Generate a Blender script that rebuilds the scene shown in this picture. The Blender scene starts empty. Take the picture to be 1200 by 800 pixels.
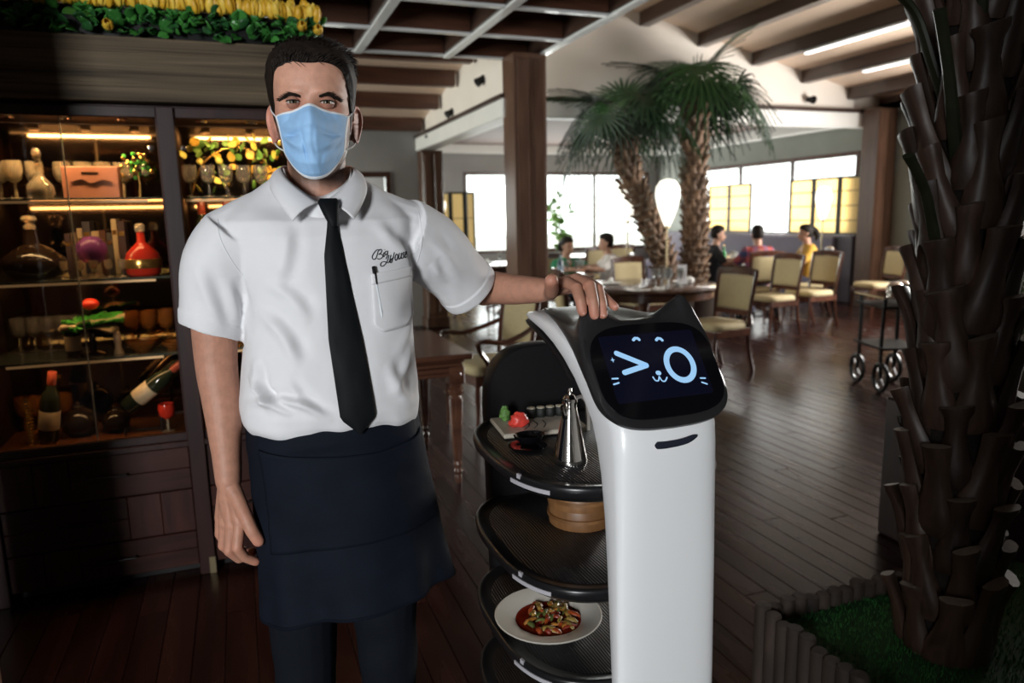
import bpy, bmesh, math, random
import numpy as np
from mathutils import Vector, Matrix, Euler, noise as mnoise
from mathutils.bvhtree import BVHTree
random.seed(7); np.random.seed(7)
SC = bpy.context.scene
COL = SC.collection
PI = math.pi
rad = math.radians

# ------------------------------------------------------------------ camera
cam_d = bpy.data.cameras.new('camera'); cam = bpy.data.objects.new('camera', cam_d); COL.objects.link(cam)
cam_d.sensor_width = 36.0; cam_d.lens = 25.5; cam_d.clip_start = 0.05; cam_d.clip_end = 200
cam.matrix_world = (Matrix.Translation((0, 0, 1.5)) @ Matrix.Rotation(rad(-20.3), 4, 'Z')
                    @ Matrix.Rotation(rad(90 - 9.8), 4, 'X') @ Matrix.Rotation(rad(-1.15), 4, 'Z'))
cam_d.dof.use_dof = True; cam_d.dof.focus_distance = 1.45; cam_d.dof.aperture_fstop = 3.4
SC.camera = cam

# ------------------------------------------------------------------ world, lights, exposure
world = bpy.data.worlds.new('sky'); SC.world = world; world.use_nodes = True
bg = world.node_tree.nodes['Background']
bg.inputs[0].default_value = (0.93, 1.0, 0.97, 1); bg.inputs[1].default_value = 3.2
def area(name, loc, rot, sx, sy, power, col=(1, 1, 1)):
    d = bpy.data.lights.new(name, 'AREA'); d.shape = 'RECTANGLE'; d.size = sx; d.size_y = sy
    d.energy = power; d.color = col
    o = bpy.data.objects.new(name, d); COL.objects.link(o); o.location = loc; o.rotation_euler = [rad(a) for a in rot]
    return o
# daylight entering by the windows of the wall behind the photographer
area('daylight_window_back', (-3.4, -4.05, 1.95), (86, 0, -30), 1.0, 1.9, 420, (0.95, 0.98, 1.0))
area('daylight_window_right_near', (9.4, 5.4, 1.85), (0, 90, 0), 1.6, 2.3, 580, (1.0, 0.97, 0.93))
area('daylight_window_left', (-4.12, 8.2, 1.6), (0, -90, 0), 1.4, 2.5, 260, (0.97, 1.0, 0.92))
# daylight entering by the rear and right-hand windows of the dining room
area('daylight_window_rear', (6.95, 15.36, 1.6), (-90, 0, 0), 4.4, 1.6, 150, (0.97, 1.0, 0.97))
area('daylight_window_side', (9.48, 11.5, 1.74), (0, 90, 0), 1.2, 4.2, 130, (1.0, 0.99, 0.96))
VS = SC.view_settings
VS.view_transform = 'Standard'; VS.look = 'None'; VS.exposure = 0.0; VS.gamma = 1.0; VS.use_curve_mapping = False
try:
    SC.cycles.use_denoising = True
    SC.cycles.max_bounces = 8; SC.cycles.transparent_max_bounces = 16
    SC.cycles.caustics_reflective = False; SC.cycles.caustics_refractive = False
    SC.cycles.sample_clamp_indirect = 6.0
except Exception:
    pass

# ------------------------------------------------------------------ materials
def lin(h):
    if isinstance(h, str):
        h = h.lstrip('#'); h = [int(h[i:i + 2], 16) / 255 for i in (0, 2, 4)]
        return tuple(x / 12.92 if x <= .04045 else ((x + .055) / 1.055) ** 2.4 for x in h)
    return tuple(h)
def _bsdf(m): return m.node_tree.nodes['Principled BSDF']
def pm(name, col, rough=.5, metal=0., spec=.5, coat=0., noise=None, bump=None, emit=None, trans=0., ior=1.45, alpha=1., sheen=0., sss=0., vcol=None, coord='Object'):
    """procedural principled material; noise=(scale,amount) colour variation, bump=(scale,strength)"""
    m = bpy.data.materials.new(name); m.use_nodes = True; nt = m.node_tree; b = _bsdf(m); col = lin(col)
    b.inputs['Base Color'].default_value = (*col, 1); b.inputs['Roughness'].default_value = rough
    b.inputs['Metallic'].default_value = metal; b.inputs['Specular IOR Level'].default_value = spec
    b.inputs['Coat Weight'].default_value = coat; b.inputs['IOR'].default_value = ior
    b.inputs['Transmission Weight'].default_value = trans; b.inputs['Alpha'].default_value = alpha
    b.inputs['Sheen Weight'].default_value = sheen
    if sss:
        b.inputs['Subsurface Weight'].default_value = sss; b.inputs['Subsurface Radius'].default_value = (.008, .003, .0015); b.inputs['Subsurface Scale'].default_value = 1.0
    if emit: b.inputs['Emission Color'].default_value = (*lin(emit[0]), 1); b.inputs['Emission Strength'].default_value = emit[1]
    src = None
    if noise or bump: tc = nt.nodes.new('ShaderNodeTexCoord')
    if vcol:
        at = nt.nodes.new('ShaderNodeAttribute'); at.attribute_name = vcol; src = at.outputs['Color']
    if noise:
        n = nt.nodes.new('ShaderNodeTexNoise'); n.inputs['Scale'].default_value = noise[0]; n.inputs['Detail'].default_value = 4
        nt.links.new(tc.outputs[coord], n.inputs['Vector'])
        mp = nt.nodes.new('ShaderNodeMapRange'); mp.inputs[1].default_value = .3; mp.inputs[2].default_value = .7
        mp.inputs[3].default_value = 1 - noise[1]; mp.inputs[4].default_value = 1 + noise[1]
        nt.links.new(n.outputs[0], mp.inputs[0])
        mx = nt.nodes.new('ShaderNodeVectorMath'); mx.operation = 'SCALE'
        if src: nt.links.new(src, mx.inputs[0])
        else: mx.inputs[0].default_value = col
        nt.links.new(mp.outputs[0], mx.inputs['Scale']); src = mx.outputs[0]
    if src: nt.links.new(src, b.inputs['Base Color'])
    if bump:
        n2 = nt.nodes.new('ShaderNodeTexNoise'); n2.inputs['Scale'].default_value = bump[0]; n2.inputs['Detail'].default_value = 5
        nt.links.new(tc.outputs[coord], n2.inputs['Vector'])
        bp = nt.nodes.new('ShaderNodeBump'); bp.inputs['Strength'].default_value = bump[1]; bp.inputs['Distance'].default_value = .01
        nt.links.new(n2.outputs[0], bp.inputs['Height']); nt.links.new(bp.outputs[0], b.inputs['Normal'])
    return m
def wood(name, c1, c2, axis='Z', scale=3., stretch=14., rough=.35, spec=.5, coat=0., bump=.25, rnd=.25, rough_var=.0):
    """wood with the grain along one object axis, tone varies from piece to piece"""
    m = bpy.data.materials.new(name); m.use_nodes = True; nt = m.node_tree; b = _bsdf(m); N = nt.nodes.new; L = nt.links.new
    tc = N('ShaderNodeTexCoord'); oi = N('ShaderNodeObjectInfo'); mapn = N('ShaderNodeMapping')
    s = [scale * stretch] * 3; s['XYZ'.index(axis)] = scale
    mapn.inputs['Scale'].default_value = s
    ad = N('ShaderNodeVectorMath'); ad.operation = 'ADD'
    sc = N('ShaderNodeVectorMath'); sc.operation = 'SCALE'; sc.inputs[0].default_value = (7.1, 3.3, 5.7)
    L(oi.outputs['Random'], sc.inputs['Scale']); L(tc.outputs['Object'], ad.inputs[0]); L(sc.outputs[0], ad.inputs[1]); L(ad.outputs[0], mapn.inputs['Vector'])
    n = N('ShaderNodeTexNoise'); n.inputs['Scale'].default_value = 1; n.inputs['Detail'].default_value = 6; n.inputs['Distortion'].default_value = .6
    L(mapn.outputs[0], n.inputs['Vector'])
    r = N('ShaderNodeValToRGB'); r.color_ramp.elements[0].position = .33; r.color_ramp.elements[1].position = .68
    r.color_ramp.elements[0].color = (*lin(c1), 1); r.color_ramp.elements[1].color = (*lin(c2), 1)
    L(n.outputs[0], r.inputs[0])
    mp = N('ShaderNodeMapRange'); mp.inputs[3].default_value = 1 - rnd; mp.inputs[4].default_value = 1 + rnd; L(oi.outputs['Random'], mp.inputs[0])
    mx = N('ShaderNodeVectorMath'); mx.operation = 'SCALE'; L(r.outputs[0], mx.inputs[0]); L(mp.outputs[0], mx.inputs['Scale'])
    L(mx.outputs[0], b.inputs['Base Color'])
    b.inputs['Roughness'].default_value = rough; b.inputs['Specular IOR Level'].default_value = spec; b.inputs['Coat Weight'].default_value = coat
    if rough_var:
        mr = N('ShaderNodeMapRange'); mr.inputs[3].default_value = rough - rough_var; mr.inputs[4].default_value = rough + rough_var; L(n.outputs[0], mr.inputs[0]); L(mr.outputs[0], b.inputs['Roughness'])
    bp = N('ShaderNodeBump'); bp.inputs['Strength'].default_value = bump; bp.inputs['Distance'].default_value = .002
    L(n.outputs[0], bp.inputs['Height']); L(bp.outputs[0], b.inputs['Normal'])
    return m
def glassm(name, col=(1, 1, 1), rough=.0, ior=1.45, dens=None):
    """clear glass that lets light through (thin): principled transmission"""
    return pm(name, col, rough, trans=1., ior=ior)

def thin_glass(name, refl=.07, tint=(1, 1, 1)):
    m = bpy.data.materials.new(name); m.use_nodes = True; nt = m.node_tree; nt.nodes.remove(_bsdf(m)); out = nt.nodes['Material Output']
    t, g, mx = nt.nodes.new('ShaderNodeBsdfTransparent'), nt.nodes.new('ShaderNodeBsdfGlossy'), nt.nodes.new('ShaderNodeMixShader')
    fr = nt.nodes.new('ShaderNodeLayerWeight'); fr.inputs[0].default_value = .12; mt = nt.nodes.new('ShaderNodeMath'); mt.operation = 'MULTIPLY_ADD'; mt.inputs[1].default_value = .5; mt.inputs[2].default_value = refl
    nt.links.new(fr.outputs['Fresnel'], mt.inputs[0]); nt.links.new(mt.outputs[0], mx.inputs[0])
    t.inputs[0].default_value = (*tint, 1); g.inputs['Roughness'].default_value = .02
    nt.links.new(t.outputs[0], mx.inputs[1]); nt.links.new(g.outputs[0], mx.inputs[2]); nt.links.new(mx.outputs[0], out.inputs[0]); return m
M = {}
M['floor_wood'] = wood('floor_wood', (.013, .0042, .0030), (.027, .0085, .0058), 'Y', 1.2, 10, rough=.26, spec=.19, bump=.2, rnd=.3, rough_var=.08)
M['coffer_wood'] = wood('coffer_wood', (.085, .036, .021), (.15, .064, .037), 'X', 2, 10, rough=.35, bump=.15)
M['beam_wood'] = wood('beam_wood', (.038, .020, .014), (.066, .035, .024), 'Y', 2, 10, rough=.3, bump=.15, coat=.2)
M['column_wood'] = wood('column_wood', (.07, .035, .022), (.12, .065, .04), 'Z', 2, 8, rough=.3, bump=.15)
M['cab_wood'] = wood('cab_wood', (.017, .0065, .006), (.032, .0115, .0095), 'Z', 3, 8, spec=.3, rough=.45, bump=.2, rnd=.2)
M['cab_plank_h'] = wood('cab_plank_h', (.020, .0065, .005), (.046, .0145, .0095), 'X', 2.5, 9, spec=.25, rough=.45, bump=.2, rnd=.3)
M['cab_plank_v'] = wood('cab_plank_v', (.018, .006, .005), (.042, .0135, .009), 'Z', 2.5, 9, spec=.25, rough=.45, bump=.2, rnd=.3)
M['fascia_wood'] = wood('fascia_wood', (.040, .030, .020), (.150, .112, .070), 'X', 1.1, 38, spec=.2, rough=.7, bump=.5, rnd=.1)
M['table_wood'] = wood('table_wood', (.055, .022, .013), (.11, .047, .027), 'X', 2, 8, rough=.22, bump=.08, coat=.3)
M['chair_wood'] = wood('chair_wood', (.045, .016, .01), (.08, .03, .017), 'Z', 3, 6, rough=.22, bump=.05, coat=.3)
M['white_paint'] = pm('white_paint', (.78, .77, .73), .45, noise=(3, .03))
M['sheen_white'] = pm('sheen_white', (.78, .80, .79), .22, noise=(4, .03), coat=.6)  # white imitates daylight sheen under the coffer beams
M['wall_cream'] = pm('wall_cream', (.80, .73, .65), .8, noise=(2, .03))
M['ceil_beige'] = pm('ceil_beige', (.80, .61, .47), .4, noise=(1.5, .06))
M['wall_grey'] = pm('wall_grey', (.30, .29, .28), .8, noise=(2, .05))
M['wall_dark'] = pm('wall_dark', (.05, .045, .04), .8, noise=(2, .08))
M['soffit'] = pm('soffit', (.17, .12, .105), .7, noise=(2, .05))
M['black_metal'] = pm('black_metal', (.012, .012, .012), .35, metal=.6)
M['chrome'] = pm('chrome', (.75, .73, .70), .09, metal=1.)
M['gold'] = pm('gold', (.75, .5, .2), .2, metal=1.)
M['brass'] = pm('brass', (.42, .34, .2), .35, metal=.8)

# ------------------------------------------------------------------ mesh helpers
class MB:
    """collects geometry for ONE mesh object"""
    def __init__(s): s.v = []; s.f = []
    def add(s, V, F):
        o = len(s.v); s.v += [tuple(map(float, p)) for p in V]; s.f += [[i + o for i in f] for f in F]; return s
    def cbox(s, c, d, b=.004, R=None):
        """box with chamfered edges; c centre, d full sizes"""
        h = [x / 2 for x in d]; b = min(b, min(h) * .49); V = []; idx = {}
        for sx in (-1, 1):
            for sy in (-1, 1):
                for sz in (-1, 1):
                    for a in range(3):
                        p = [sx * (h[0] - b), sy * (h[1] - b), sz * (h[2] - b)]; p[a] = (sx, sy, sz)[a] * h[a]
                        idx[(sx, sy, sz, a)] = len(V); V.append(p)
        F = []
        for a in range(3):
            u, w = [(1, 2), (2, 0), (0, 1)][a]
            for sg in (-1, 1):
                q = []
                for (su, sw) in ((-1, -1), (1, -1), (1, 1), (-1, 1)):
                    k = [0, 0, 0]; k[a] = sg; k[u] = su; k[w] = sw; q.append(idx[(*k, a)])
                F.append(q if sg > 0 else q[::-1])
        for a in range(3):
            u, w = [(1, 2), (2, 0), (0, 1)][a]
            for su in (-1, 1):
                for sw in (-1, 1):
                    k0 = [0, 0, 0]; k0[u] = su; k0[w] = sw; k1 = list(k0); k0[a] = -1; k1[a] = 1
                    q = [idx[(*k0, u)], idx[(*k1, u)], idx[(*k1, w)], idx[(*k0, w)]]
                    F.append(q[::-1] if su * sw > 0 else q)
        for k in [(x, y, z) for x in (-1, 1) for y in (-1, 1) for z in (-1, 1)]:
            q = [idx[(*k, 0)], idx[(*k, 1)], idx[(*k, 2)]]
            F.append(q if k[0] * k[1] * k[2] > 0 else q[::-1])
        if R is not None: V = [R @ Vector(p) for p in V]
        V = [(p[0] + c[0], p[1] + c[1], p[2] + c[2]) for p in V]
        return s.add(V, F)
    def box(s, c, d, R=None): return s.cbox(c, d, 0.0001, R) if False else s._box(c, d, R)
    def _box(s, c, d, R=None):
        V = [Vector((x * d[0] / 2, y * d[1] / 2, z * d[2] / 2)) for x in (-1, 1) for y in (-1, 1) for z in (-1, 1)]
        if R is not None: V = [R @ p for p in V]
        V = [(p[0] + c[0], p[1] + c[1], p[2] + c[2]) for p in V]
        return s.add(V, [[0, 1, 3, 2], [4, 6, 7, 5], [0, 4, 5, 1], [2, 3, 7, 6], [0, 2, 6, 4], [1, 5, 7, 3]])
    def b2(s, x0, x1, y0, y1, z0, z1, b=0):
        c = ((x0 + x1) / 2, (y0 + y1) / 2, (z0 + z1) / 2); d = (abs(x1 - x0), abs(y1 - y0), abs(z1 - z0))
        return s.cbox(c, d, b) if b else s._box(c, d)
    def loft(s, rings, caps=True, closed=True, wrap=False):
        n = len(rings[0]); V = [p for r in rings for p in r]; F = []
        m = len(rings)
        for i in range(m if wrap else m - 1):
            j2 = (i + 1) % m
            for j in range(n if closed else n - 1):
                k = (j + 1) % n
                F.append([i * n + j, i * n + k, j2 * n + k, j2 * n + j])
        if caps and not wrap and closed:
            F.append(list(range(n))[::-1]); F.append([(m - 1) * n + j for j in range(n)])
        return s.add(V, F)
    def lathe(s, prof, c=(0, 0, 0), n=20, R=None):
        rings = []
        for r, z in prof:
            rings.append([Vector((max(r, 1e-4) * math.cos(2 * PI * k / n), max(r, 1e-4) * math.sin(2 * PI * k / n), z)) for k in range(n)])
        if R is not None: rings = [[R @ p for p in q] for q in rings]
        rings = [[(p[0] + c[0], p[1] + c[1], p[2] + c[2]) for p in q] for q in rings]
        return s.loft(rings)
    def tube(s, path, r, n=8, caps=True, flat=1.0, up=None):
        P = [Vector(p) for p in path]; m = len(P); R = r if hasattr(r, '__len__') else [r] * m
        t0 = (P[1] - P[0]).normalized(); u = Vector(up) if up else (Vector((0, 0, 1)) if abs(t0.z) < .9 else Vector((1, 0, 0)))
        rings = []
        for i in range(m):
            t = (P[min(i + 1, m - 1)] - P[max(i - 1, 0)]).normalized()
            a = (u - t * u.dot(t)).normalized(); b = t.cross(a); u = a
            rings.append([P[i] + (a * math.cos(2 * PI * k / n) * flat + b * math.sin(2 * PI * k / n)) * R[i] for k in range(n)])
        return s.loft(rings, caps)
    def prism(s, poly, axis, a, b):
        """extrude a 2-D polygon along an axis from a to b"""
        n = len(poly); V = []
        for t in (a, b):
            for (p, q) in poly: V.append({'X': (t, p, q), 'Y': (p, t, q), 'Z': (p, q, t)}[axis])
        F = [[i, (i + 1) % n, n + (i + 1) % n, n + i] for i in range(n)] + [list(range(n))[::-1], list(range(n, 2 * n))]
        return s.add(V, F)
    def sphere(s, c, r, n=12, m=8, sc=(1, 1, 1)):
        rings = []
        for i in range(m + 1):
            a = -PI / 2 + PI * i / m; rr = max(math.cos(a), 1e-3)
            rings.append([(c[0] + r * sc[0] * rr * math.cos(2 * PI * k / n), c[1] + r * sc[1] * rr * math.sin(2 * PI * k / n), c[2] + r * sc[2] * math.sin(a)) for k in range(n)])
        return s.loft(rings)
    def mesh(s, name='m', smooth=True, sharp=35):
        me = bpy.data.meshes.new(name); me.from_pydata(s.v, [], s.f); me.validate()
        bm = bmesh.new(); bm.from_mesh(me); bmesh.ops.recalc_face_normals(bm, faces=bm.faces); bm.to_mesh(me); bm.free()
        if smooth:
            me.shade_smooth()
            if sharp and sharp < 180: me.set_sharp_from_angle(angle=rad(sharp))
        return me
    def build(s, name, mat, parent=None, smooth=True, sharp=35, loc=None):
        return link(name, s.mesh(name, smooth, sharp), mat, parent, loc)
def link(name, me, mat, parent=None, loc=None, rot=None):
    o = bpy.data.objects.new(name, me); COL.objects.link(o)
    if mat is not None:
        mat = M[mat] if isinstance(mat, str) else mat
        if not me.materials: me.materials.append(mat)
    if parent is not None: o.parent = parent
    if loc is not None: o.location = loc
    if rot is not None: o.rotation_euler = rot
    return o
def tag(o, label=None, cat=None, group=None, kind=None):
    if label: o['label'] = label
    if cat: o['category'] = cat
    if group: o['group'] = group
    if kind: o['kind'] = kind
    return o
def thing(name, loc, label, cat, rz=0., group=None):
    o = bpy.data.objects.new(name, None); COL.objects.link(o); o.location = loc; o.rotation_euler = (0, 0, rz); o.empty_display_size = .1
    return tag(o, label, cat, group)
def dup(root, loc, rz, label, group=None):
    """a copy of a thing with copies of its parts and sub-parts"""
    def cp(o, par):
        c = o.copy(); COL.objects.link(c); c.parent = par
        for ch in o.children: cp(ch, c)
        return c
    r = cp(root, None); r.location = loc; r.rotation_euler = (0, 0, rz); r['label'] = label
    if group: r['group'] = group
    return r
def struct(name, mb, mat, parent=None, **k):
    o = mb.build(name, mat, parent, **k)
    if parent is None: o['kind'] = 'structure'
    return o
def remesh(mb, vox, smooth=4, fac=.5, passes_keep=None):
    """union of closed shells into one continuous skin -> (verts array, faces)"""
    me = mb.mesh('tmp', False); o = bpy.data.objects.new('tmp', me); COL.objects.link(o)
    md = o.modifiers.new('r', 'REMESH'); md.mode = 'VOXEL'; md.voxel_size = vox; md.adaptivity = 0
    if smooth:
        sm = o.modifiers.new('s', 'SMOOTH'); sm.iterations = smooth; sm.factor = fac
    dg = bpy.context.evaluated_depsgraph_get(); ev = o.evaluated_get(dg); em = ev.to_mesh()
    V = np.empty(len(em.vertices) * 3); em.vertices.foreach_get('co', V); V = V.reshape(-1, 3)
    F = [list(p.vertices) for p in em.polygons]
    ev.to_mesh_clear(); bpy.data.objects.remove(o); bpy.data.meshes.remove(me)
    return V, F
def capsule(mb, a, b, ra, rb, n=12, ends=3):
    """tapered limb segment with round ends"""
    a = Vector(a); b = Vector(b); t = (b - a); L = t.length; t = t / L if L > 1e-6 else Vector((0, 0, 1))
    u = (Vector((0, 0, 1)) if abs(t.z) < .9 else Vector((1, 0, 0))); u = (u - t * u.dot(t)).normalized(); w = t.cross(u); rings = []
    for c, r, sgn in ((a, ra, -1), (b, rb, 1)):
        rng = range(ends, -1, -1) if sgn < 0 else range(0, ends + 1)
        for i in rng:
            an = PI / 2 * i / ends * .98
            rings.append([c + t * sgn * r * math.sin(an) + (u * math.cos(2 * PI * k / n) + w * math.sin(2 * PI * k / n)) * r * math.cos(an) for k in range(n)])
    mb.loft(rings)
def chain(mb, pts, rr, n=12):
    for i in range(len(pts) - 1): capsule(mb, pts[i], pts[i + 1], rr[i], rr[i + 1], n)
def catmull(pts, k=6):
    P = [Vector(p) for p in pts]; out = []
    for i in range(len(P) - 1):
        p0 = P[max(i - 1, 0)]; p1 = P[i]; p2 = P[i + 1]; p3 = P[min(i + 2, len(P) - 1)]
        for j in range(k):
            t = j / k
            out.append(.5 * ((2 * p1) + (p2 - p0) * t + (2 * p0 - 5 * p1 + 4 * p2 - p3) * t * t + (3 * p1 - p0 - 3 * p2 + p3) * t ** 3))
    out.append(P[-1]); return out
ORD = ('leftmost', 'second', 'third', 'fourth', 'fifth', 'sixth', 'seventh')
def lerp(a, b, t): return a + (b - a) * t
def interp(x, xs, ys): return float(np.interp(x, xs, ys))
# ================================================================== SETTING
# ---- floor: sub-floor slab with plank pieces running along Y
mb = MB(); mb.b2(-4.3, 9.8, -4.3, 15.8, -.12, -.012)
floor = struct('floor', mb, pm('subfloor', (.012, .006, .004), .7), smooth=False)
PW, PL = .107, 2.2
pl = MB(); pl.cbox((0, 0, -.008), (PW - .0025, PL - .003, .016), .0018); plank_me = pl.mesh('plank', True, 20); plank_me.materials.append(M['floor_wood'])
Minv = cam.matrix_world.inverted()
def pix(p):
    q = Minv @ Vector(p); return (600 + 850 * q.x / -q.z, 400 - 850 * q.y / -q.z, -q.z)
cand = []
rest = MB()
ix = 0
x = -3.1
while x < 9.6:
    off = (ix * .77) % PL
    y = -3.1 - off
    while y < 15.4:
        best = None; seen = False
        for ty in (-.45, -.2, 0, .2, .45):
            u, v, d = pix((x, y + PL * ty, 0))
            if d > .2 and -60 < u < 1260 and v < 830: seen = True; best = d if best is None else min(best, d)
        cand.append((best if seen else 99, x, y, seen)); y += PL
    x += PW; ix += 1
cand.sort(key=lambda t: t[0])
for i, (d, x, y, seen) in enumerate(cand):
    if i < 290 and seen: link('plank', plank_me, None, floor, (x, y, 0))
    else: rest.cbox((x, y, -.008), (PW - .0025, PL - .003, .016), .0018) if seen else rest._box((x, y, -.008), (PW - .0025, PL - .003, .016))
o = rest.build('plank_field', 'floor_wood', floor, sharp=20); o['kind'] = 'stuff'

# ---- coffered ceiling over the bar side
mb = MB(); mb.b2(-4.3, 2.72, -4.3, 6.6, 3.26, 3.34)
ceil = struct('ceiling', mb, M['coffer_wood'], smooth=False)
BX = [2.65 - .787 * k for k in range(7)]; BY = [6.52 - .787 * k for k in range(9)]
for k, x in enumerate(BX):
    m_ = MB(); m_.b2(x - .05, x + .05, -.3, 6.57, 2.915, 3.26, .006); b_ = m_.build('coffer_beam', 'beam_wood', ceil)
    m_ = MB(); m_.b2(x - .036, x + .036, -.3, 6.57, 2.895, 2.9155, .003); m_.build('sheen_strip', 'sheen_white', b_)  # pale strip colour stands in for window sheen on the beam underside
for y in BY:
    for k in range(len(BX) - 1):
        m_ = MB(); m_.b2(BX[k + 1] + .05, BX[k] - .05, y - .045, y + .045, 2.918, 3.26, .005); b_ = m_.build('coffer_beam', 'coffer_wood', ceil)
        m_ = MB(); m_.b2(BX[k + 1] + .036, BX[k] - .036, y - .028, y + .028, 2.9, 2.9185, .003); m_.build('sheen_strip', 'sheen_white', b_)

# ---- lean-to roof beyond the coffers (left), sloping down away from the camera
def zlean(y): return 3.05 - (y - 7.46) * .187
mb = MB(); mb.prism([(6.5, zlean(6.5) + .16), (9.97, zlean(9.97) + .16), (9.97, zlean(9.97) + .24), (6.5, zlean(6.5) + .24)], 'X', -4.3, 2.42)
lean = struct('ceiling_slope', mb, M['ceil_beige'], smooth=False)
for y in (6.72, 7.46, 8.12, 8.86, 9.72):
    m_ = MB(); m_.b2(-4.3, 2.38, y - .06, y + .06, zlean(y), zlean(y) + .17, .008); m_.build('roof_beam', 'coffer_wood', lean)
# white wall above the beam between the two posts, with its beam
mb = MB(); mb.prism([(6.5, 2.5), (9.97, 2.5), (9.97, zlean(9.97) + .17), (6.5, zlean(6.5) + .4)], 'X', 2.42, 2.5)
w1 = struct('wall_gable', mb, M['wall_cream'], smooth=False)
m_ = MB(); m_.b2(2.34, 2.56, 6.45, 9.95, 2.39, 2.56, .01); m_.build('beam', 'white_paint', w1)
m_ = MB(); m_.b2(2.32, 2.58, 6.45, 9.95, 2.56, 2.6, .006); m_.build('ledge', 'beam_wood', w1)
# ---- timber posts
def post(x0, x1, y0, y1, h, label, name='timber_post'):
    t = thing(name, ((x0 + x1) / 2, (y0 + y1) / 2, 0), label, 'post')
    w, d = (x1 - x0) / 2, (y1 - y0) / 2
    m_ = MB(); m_.b2(-w, w, -d, d, 0.0, h, .008); m_.build('shaft', 'column_wood', t)
    m_ = MB(); m_.b2(-w - .02, w + .02, -d - .02, d + .02, .0, .14, .008); m_.build('plinth', 'column_wood', t)
    for sx in (-1, 1):
        m_ = MB(); m_.b2(sx * w * .5 - w * .34, sx * w * .5 + w * .34, -d - .012, -d + .004, .2, h - .05, .004); m_.build('face_board', 'column_wood', t)
    return t
post(2.36, 2.67, 6.2, 6.5, 2.91, 'tall brown timber post in the middle, carrying the coffered ceiling corner')
post(2.36, 2.65, 9.70, 9.95, 2.385, 'shorter brown timber post at the far end of the white beam')
post(9.05, 9.42, 8.55, 8.86, 2.98, 'dark timber post at the right end of the white gable wall')
post(-1.2, -.86, 2.3, 2.6, 2.9, 'unseen timber post added to shade the left end of the fascia')  # out of view; added to throw shade on the fascia
# ---- grey wall behind the lean-to with a small window
def wall_open(name, axis, const, thick, a0, a1, z0, z1, holes, mat, kind=True):
    """wall with rectangular openings; axis 'X' = wall runs along X"""
    m_ = MB(); cuts = sorted(set([a0, a1] + [h[0] for h in holes] + [h[1] for h in holes]))
    for i in range(len(cuts) - 1):
        p, q = cuts[i], cuts[i + 1]; hs = [h for h in holes if h[0] <= p + 1e-6 and h[1] >= q - 1e-6]
        zs = [(z0, z1)] if not hs else [(z0, hs[0][2]), (hs[0][3], z1)]
        for s, e in zs:
            if e - s > 1e-4:
                if axis == 'X': m_.b2(p, q, const, const + thick, s, e)
                else: m_.b2(const, const + thick, p, q, s, e)
    return struct(name, m_, mat, smooth=False)
wall_open('wall_left_rear', 'X', 9.97, .1, -4.3, 2.5, 0, 3.0, [(1.0, 1.93, 1.2, 2.06)], M['wall_grey'])
wall_open('wall_rear', 'X', 15.4, .12, 2.3, 9.6, 0, 3.1, [(4.7, 9.2, .75, 2.4)], M['wall_grey'])
wall_open('wall_right', 'Y', 9.5, .12, -3.2, 15.5, 0, 3.1, [(4.2, 6.6, 1.0, 2.75), (9.36, 13.75, 1.1, 2.37)], pm('wall_green_grey', (.24, .25, .22), .8, noise=(2, .06)))
glass_pane = thin_glass('window_glass', .03)
def window(name, axis, const, a0, a1, z0, z1, mull, label=None):
    m_ = MB(); t = .055
    def bar(p, q, s, e, d=.1):
        if axis == 'X': m_.b2(p, q, const - .02, const - .02 + d, s, e, .005)
        else: m_.b2(const - .02, const - .02 + d, p, q, s, e, .005)
    bar(a0 - .05, a1 + .05, z1 - .01, z1 + .06); bar(a0 - .05, a1 + .05, z0 - .06, z0 + .01); bar(a0 - .05, a0 + .02, z0, z1); bar(a1 - .02, a1 + .05, z0, z1)
    w = struct(name, m_, M['chair_wood'])
    xs = [a0] + mull + [a1]
    for x in mull:
        m_ = MB()
        if axis == 'X': m_.b2(x - .03, x + .03, const, const + .06, z0, z1, .005)
        else: m_.b2(const, const + .06, x - .03, x + .03, z0, z1, .005)
        m_.build('mullion', 'chair_wood', w)
    for p, q in zip(xs[:-1], xs[1:]):
        m_ = MB()
        if axis == 'X': m_.b2(p, q, const + .05, const + .056, z0, z1)
        else: m_.b2(const + .05, const + .056, p, q, z0, z1)
        m_.build('pane', glass_pane, w, smooth=False)
    return w
window('window_1', 'X', 15.4, 4.7, 9.2, .75, 2.4, [6.25, 7.82])
window('window_2', 'Y', 9.5, 9.36, 13.75, 1.1, 2.37, [10.88, 12.35])
window('window_3', 'X', 9.97, 1.0, 1.93, 1.2, 2.06, [])
# pale terrace outside
mb = MB(); mb.b2(-20, 40, 16, 60, -.3, -.2); mb.b2(9.8, 60, -20, 16, -.3, -.2); mb.b2(-20, 40, -40, -4.4, -.3, -.2)
struct('ground', mb, pm('terrace', (.6, .58, .52), .9, noise=(.6, .1)), smooth=False)
# ---- flat soffit beyond the gable wall, cornices
mb = MB(); mb.b2(2.3, 9.6, 9.1, 15.5, 3.02, 3.1); soff = struct('ceiling_rear', mb, M['soffit'], smooth=False)
m_ = MB(); m_.b2(2.4, 9.5, 15.2, 15.4, 2.84, 3.02, .01); struct('trim_1', m_, M['white_paint'])
m_ = MB(); m_.b2(9.28, 9.5, 9.1, 15.2, 2.82, 3.02, .01); struct('trim_2', m_, M['white_paint'])
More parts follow.
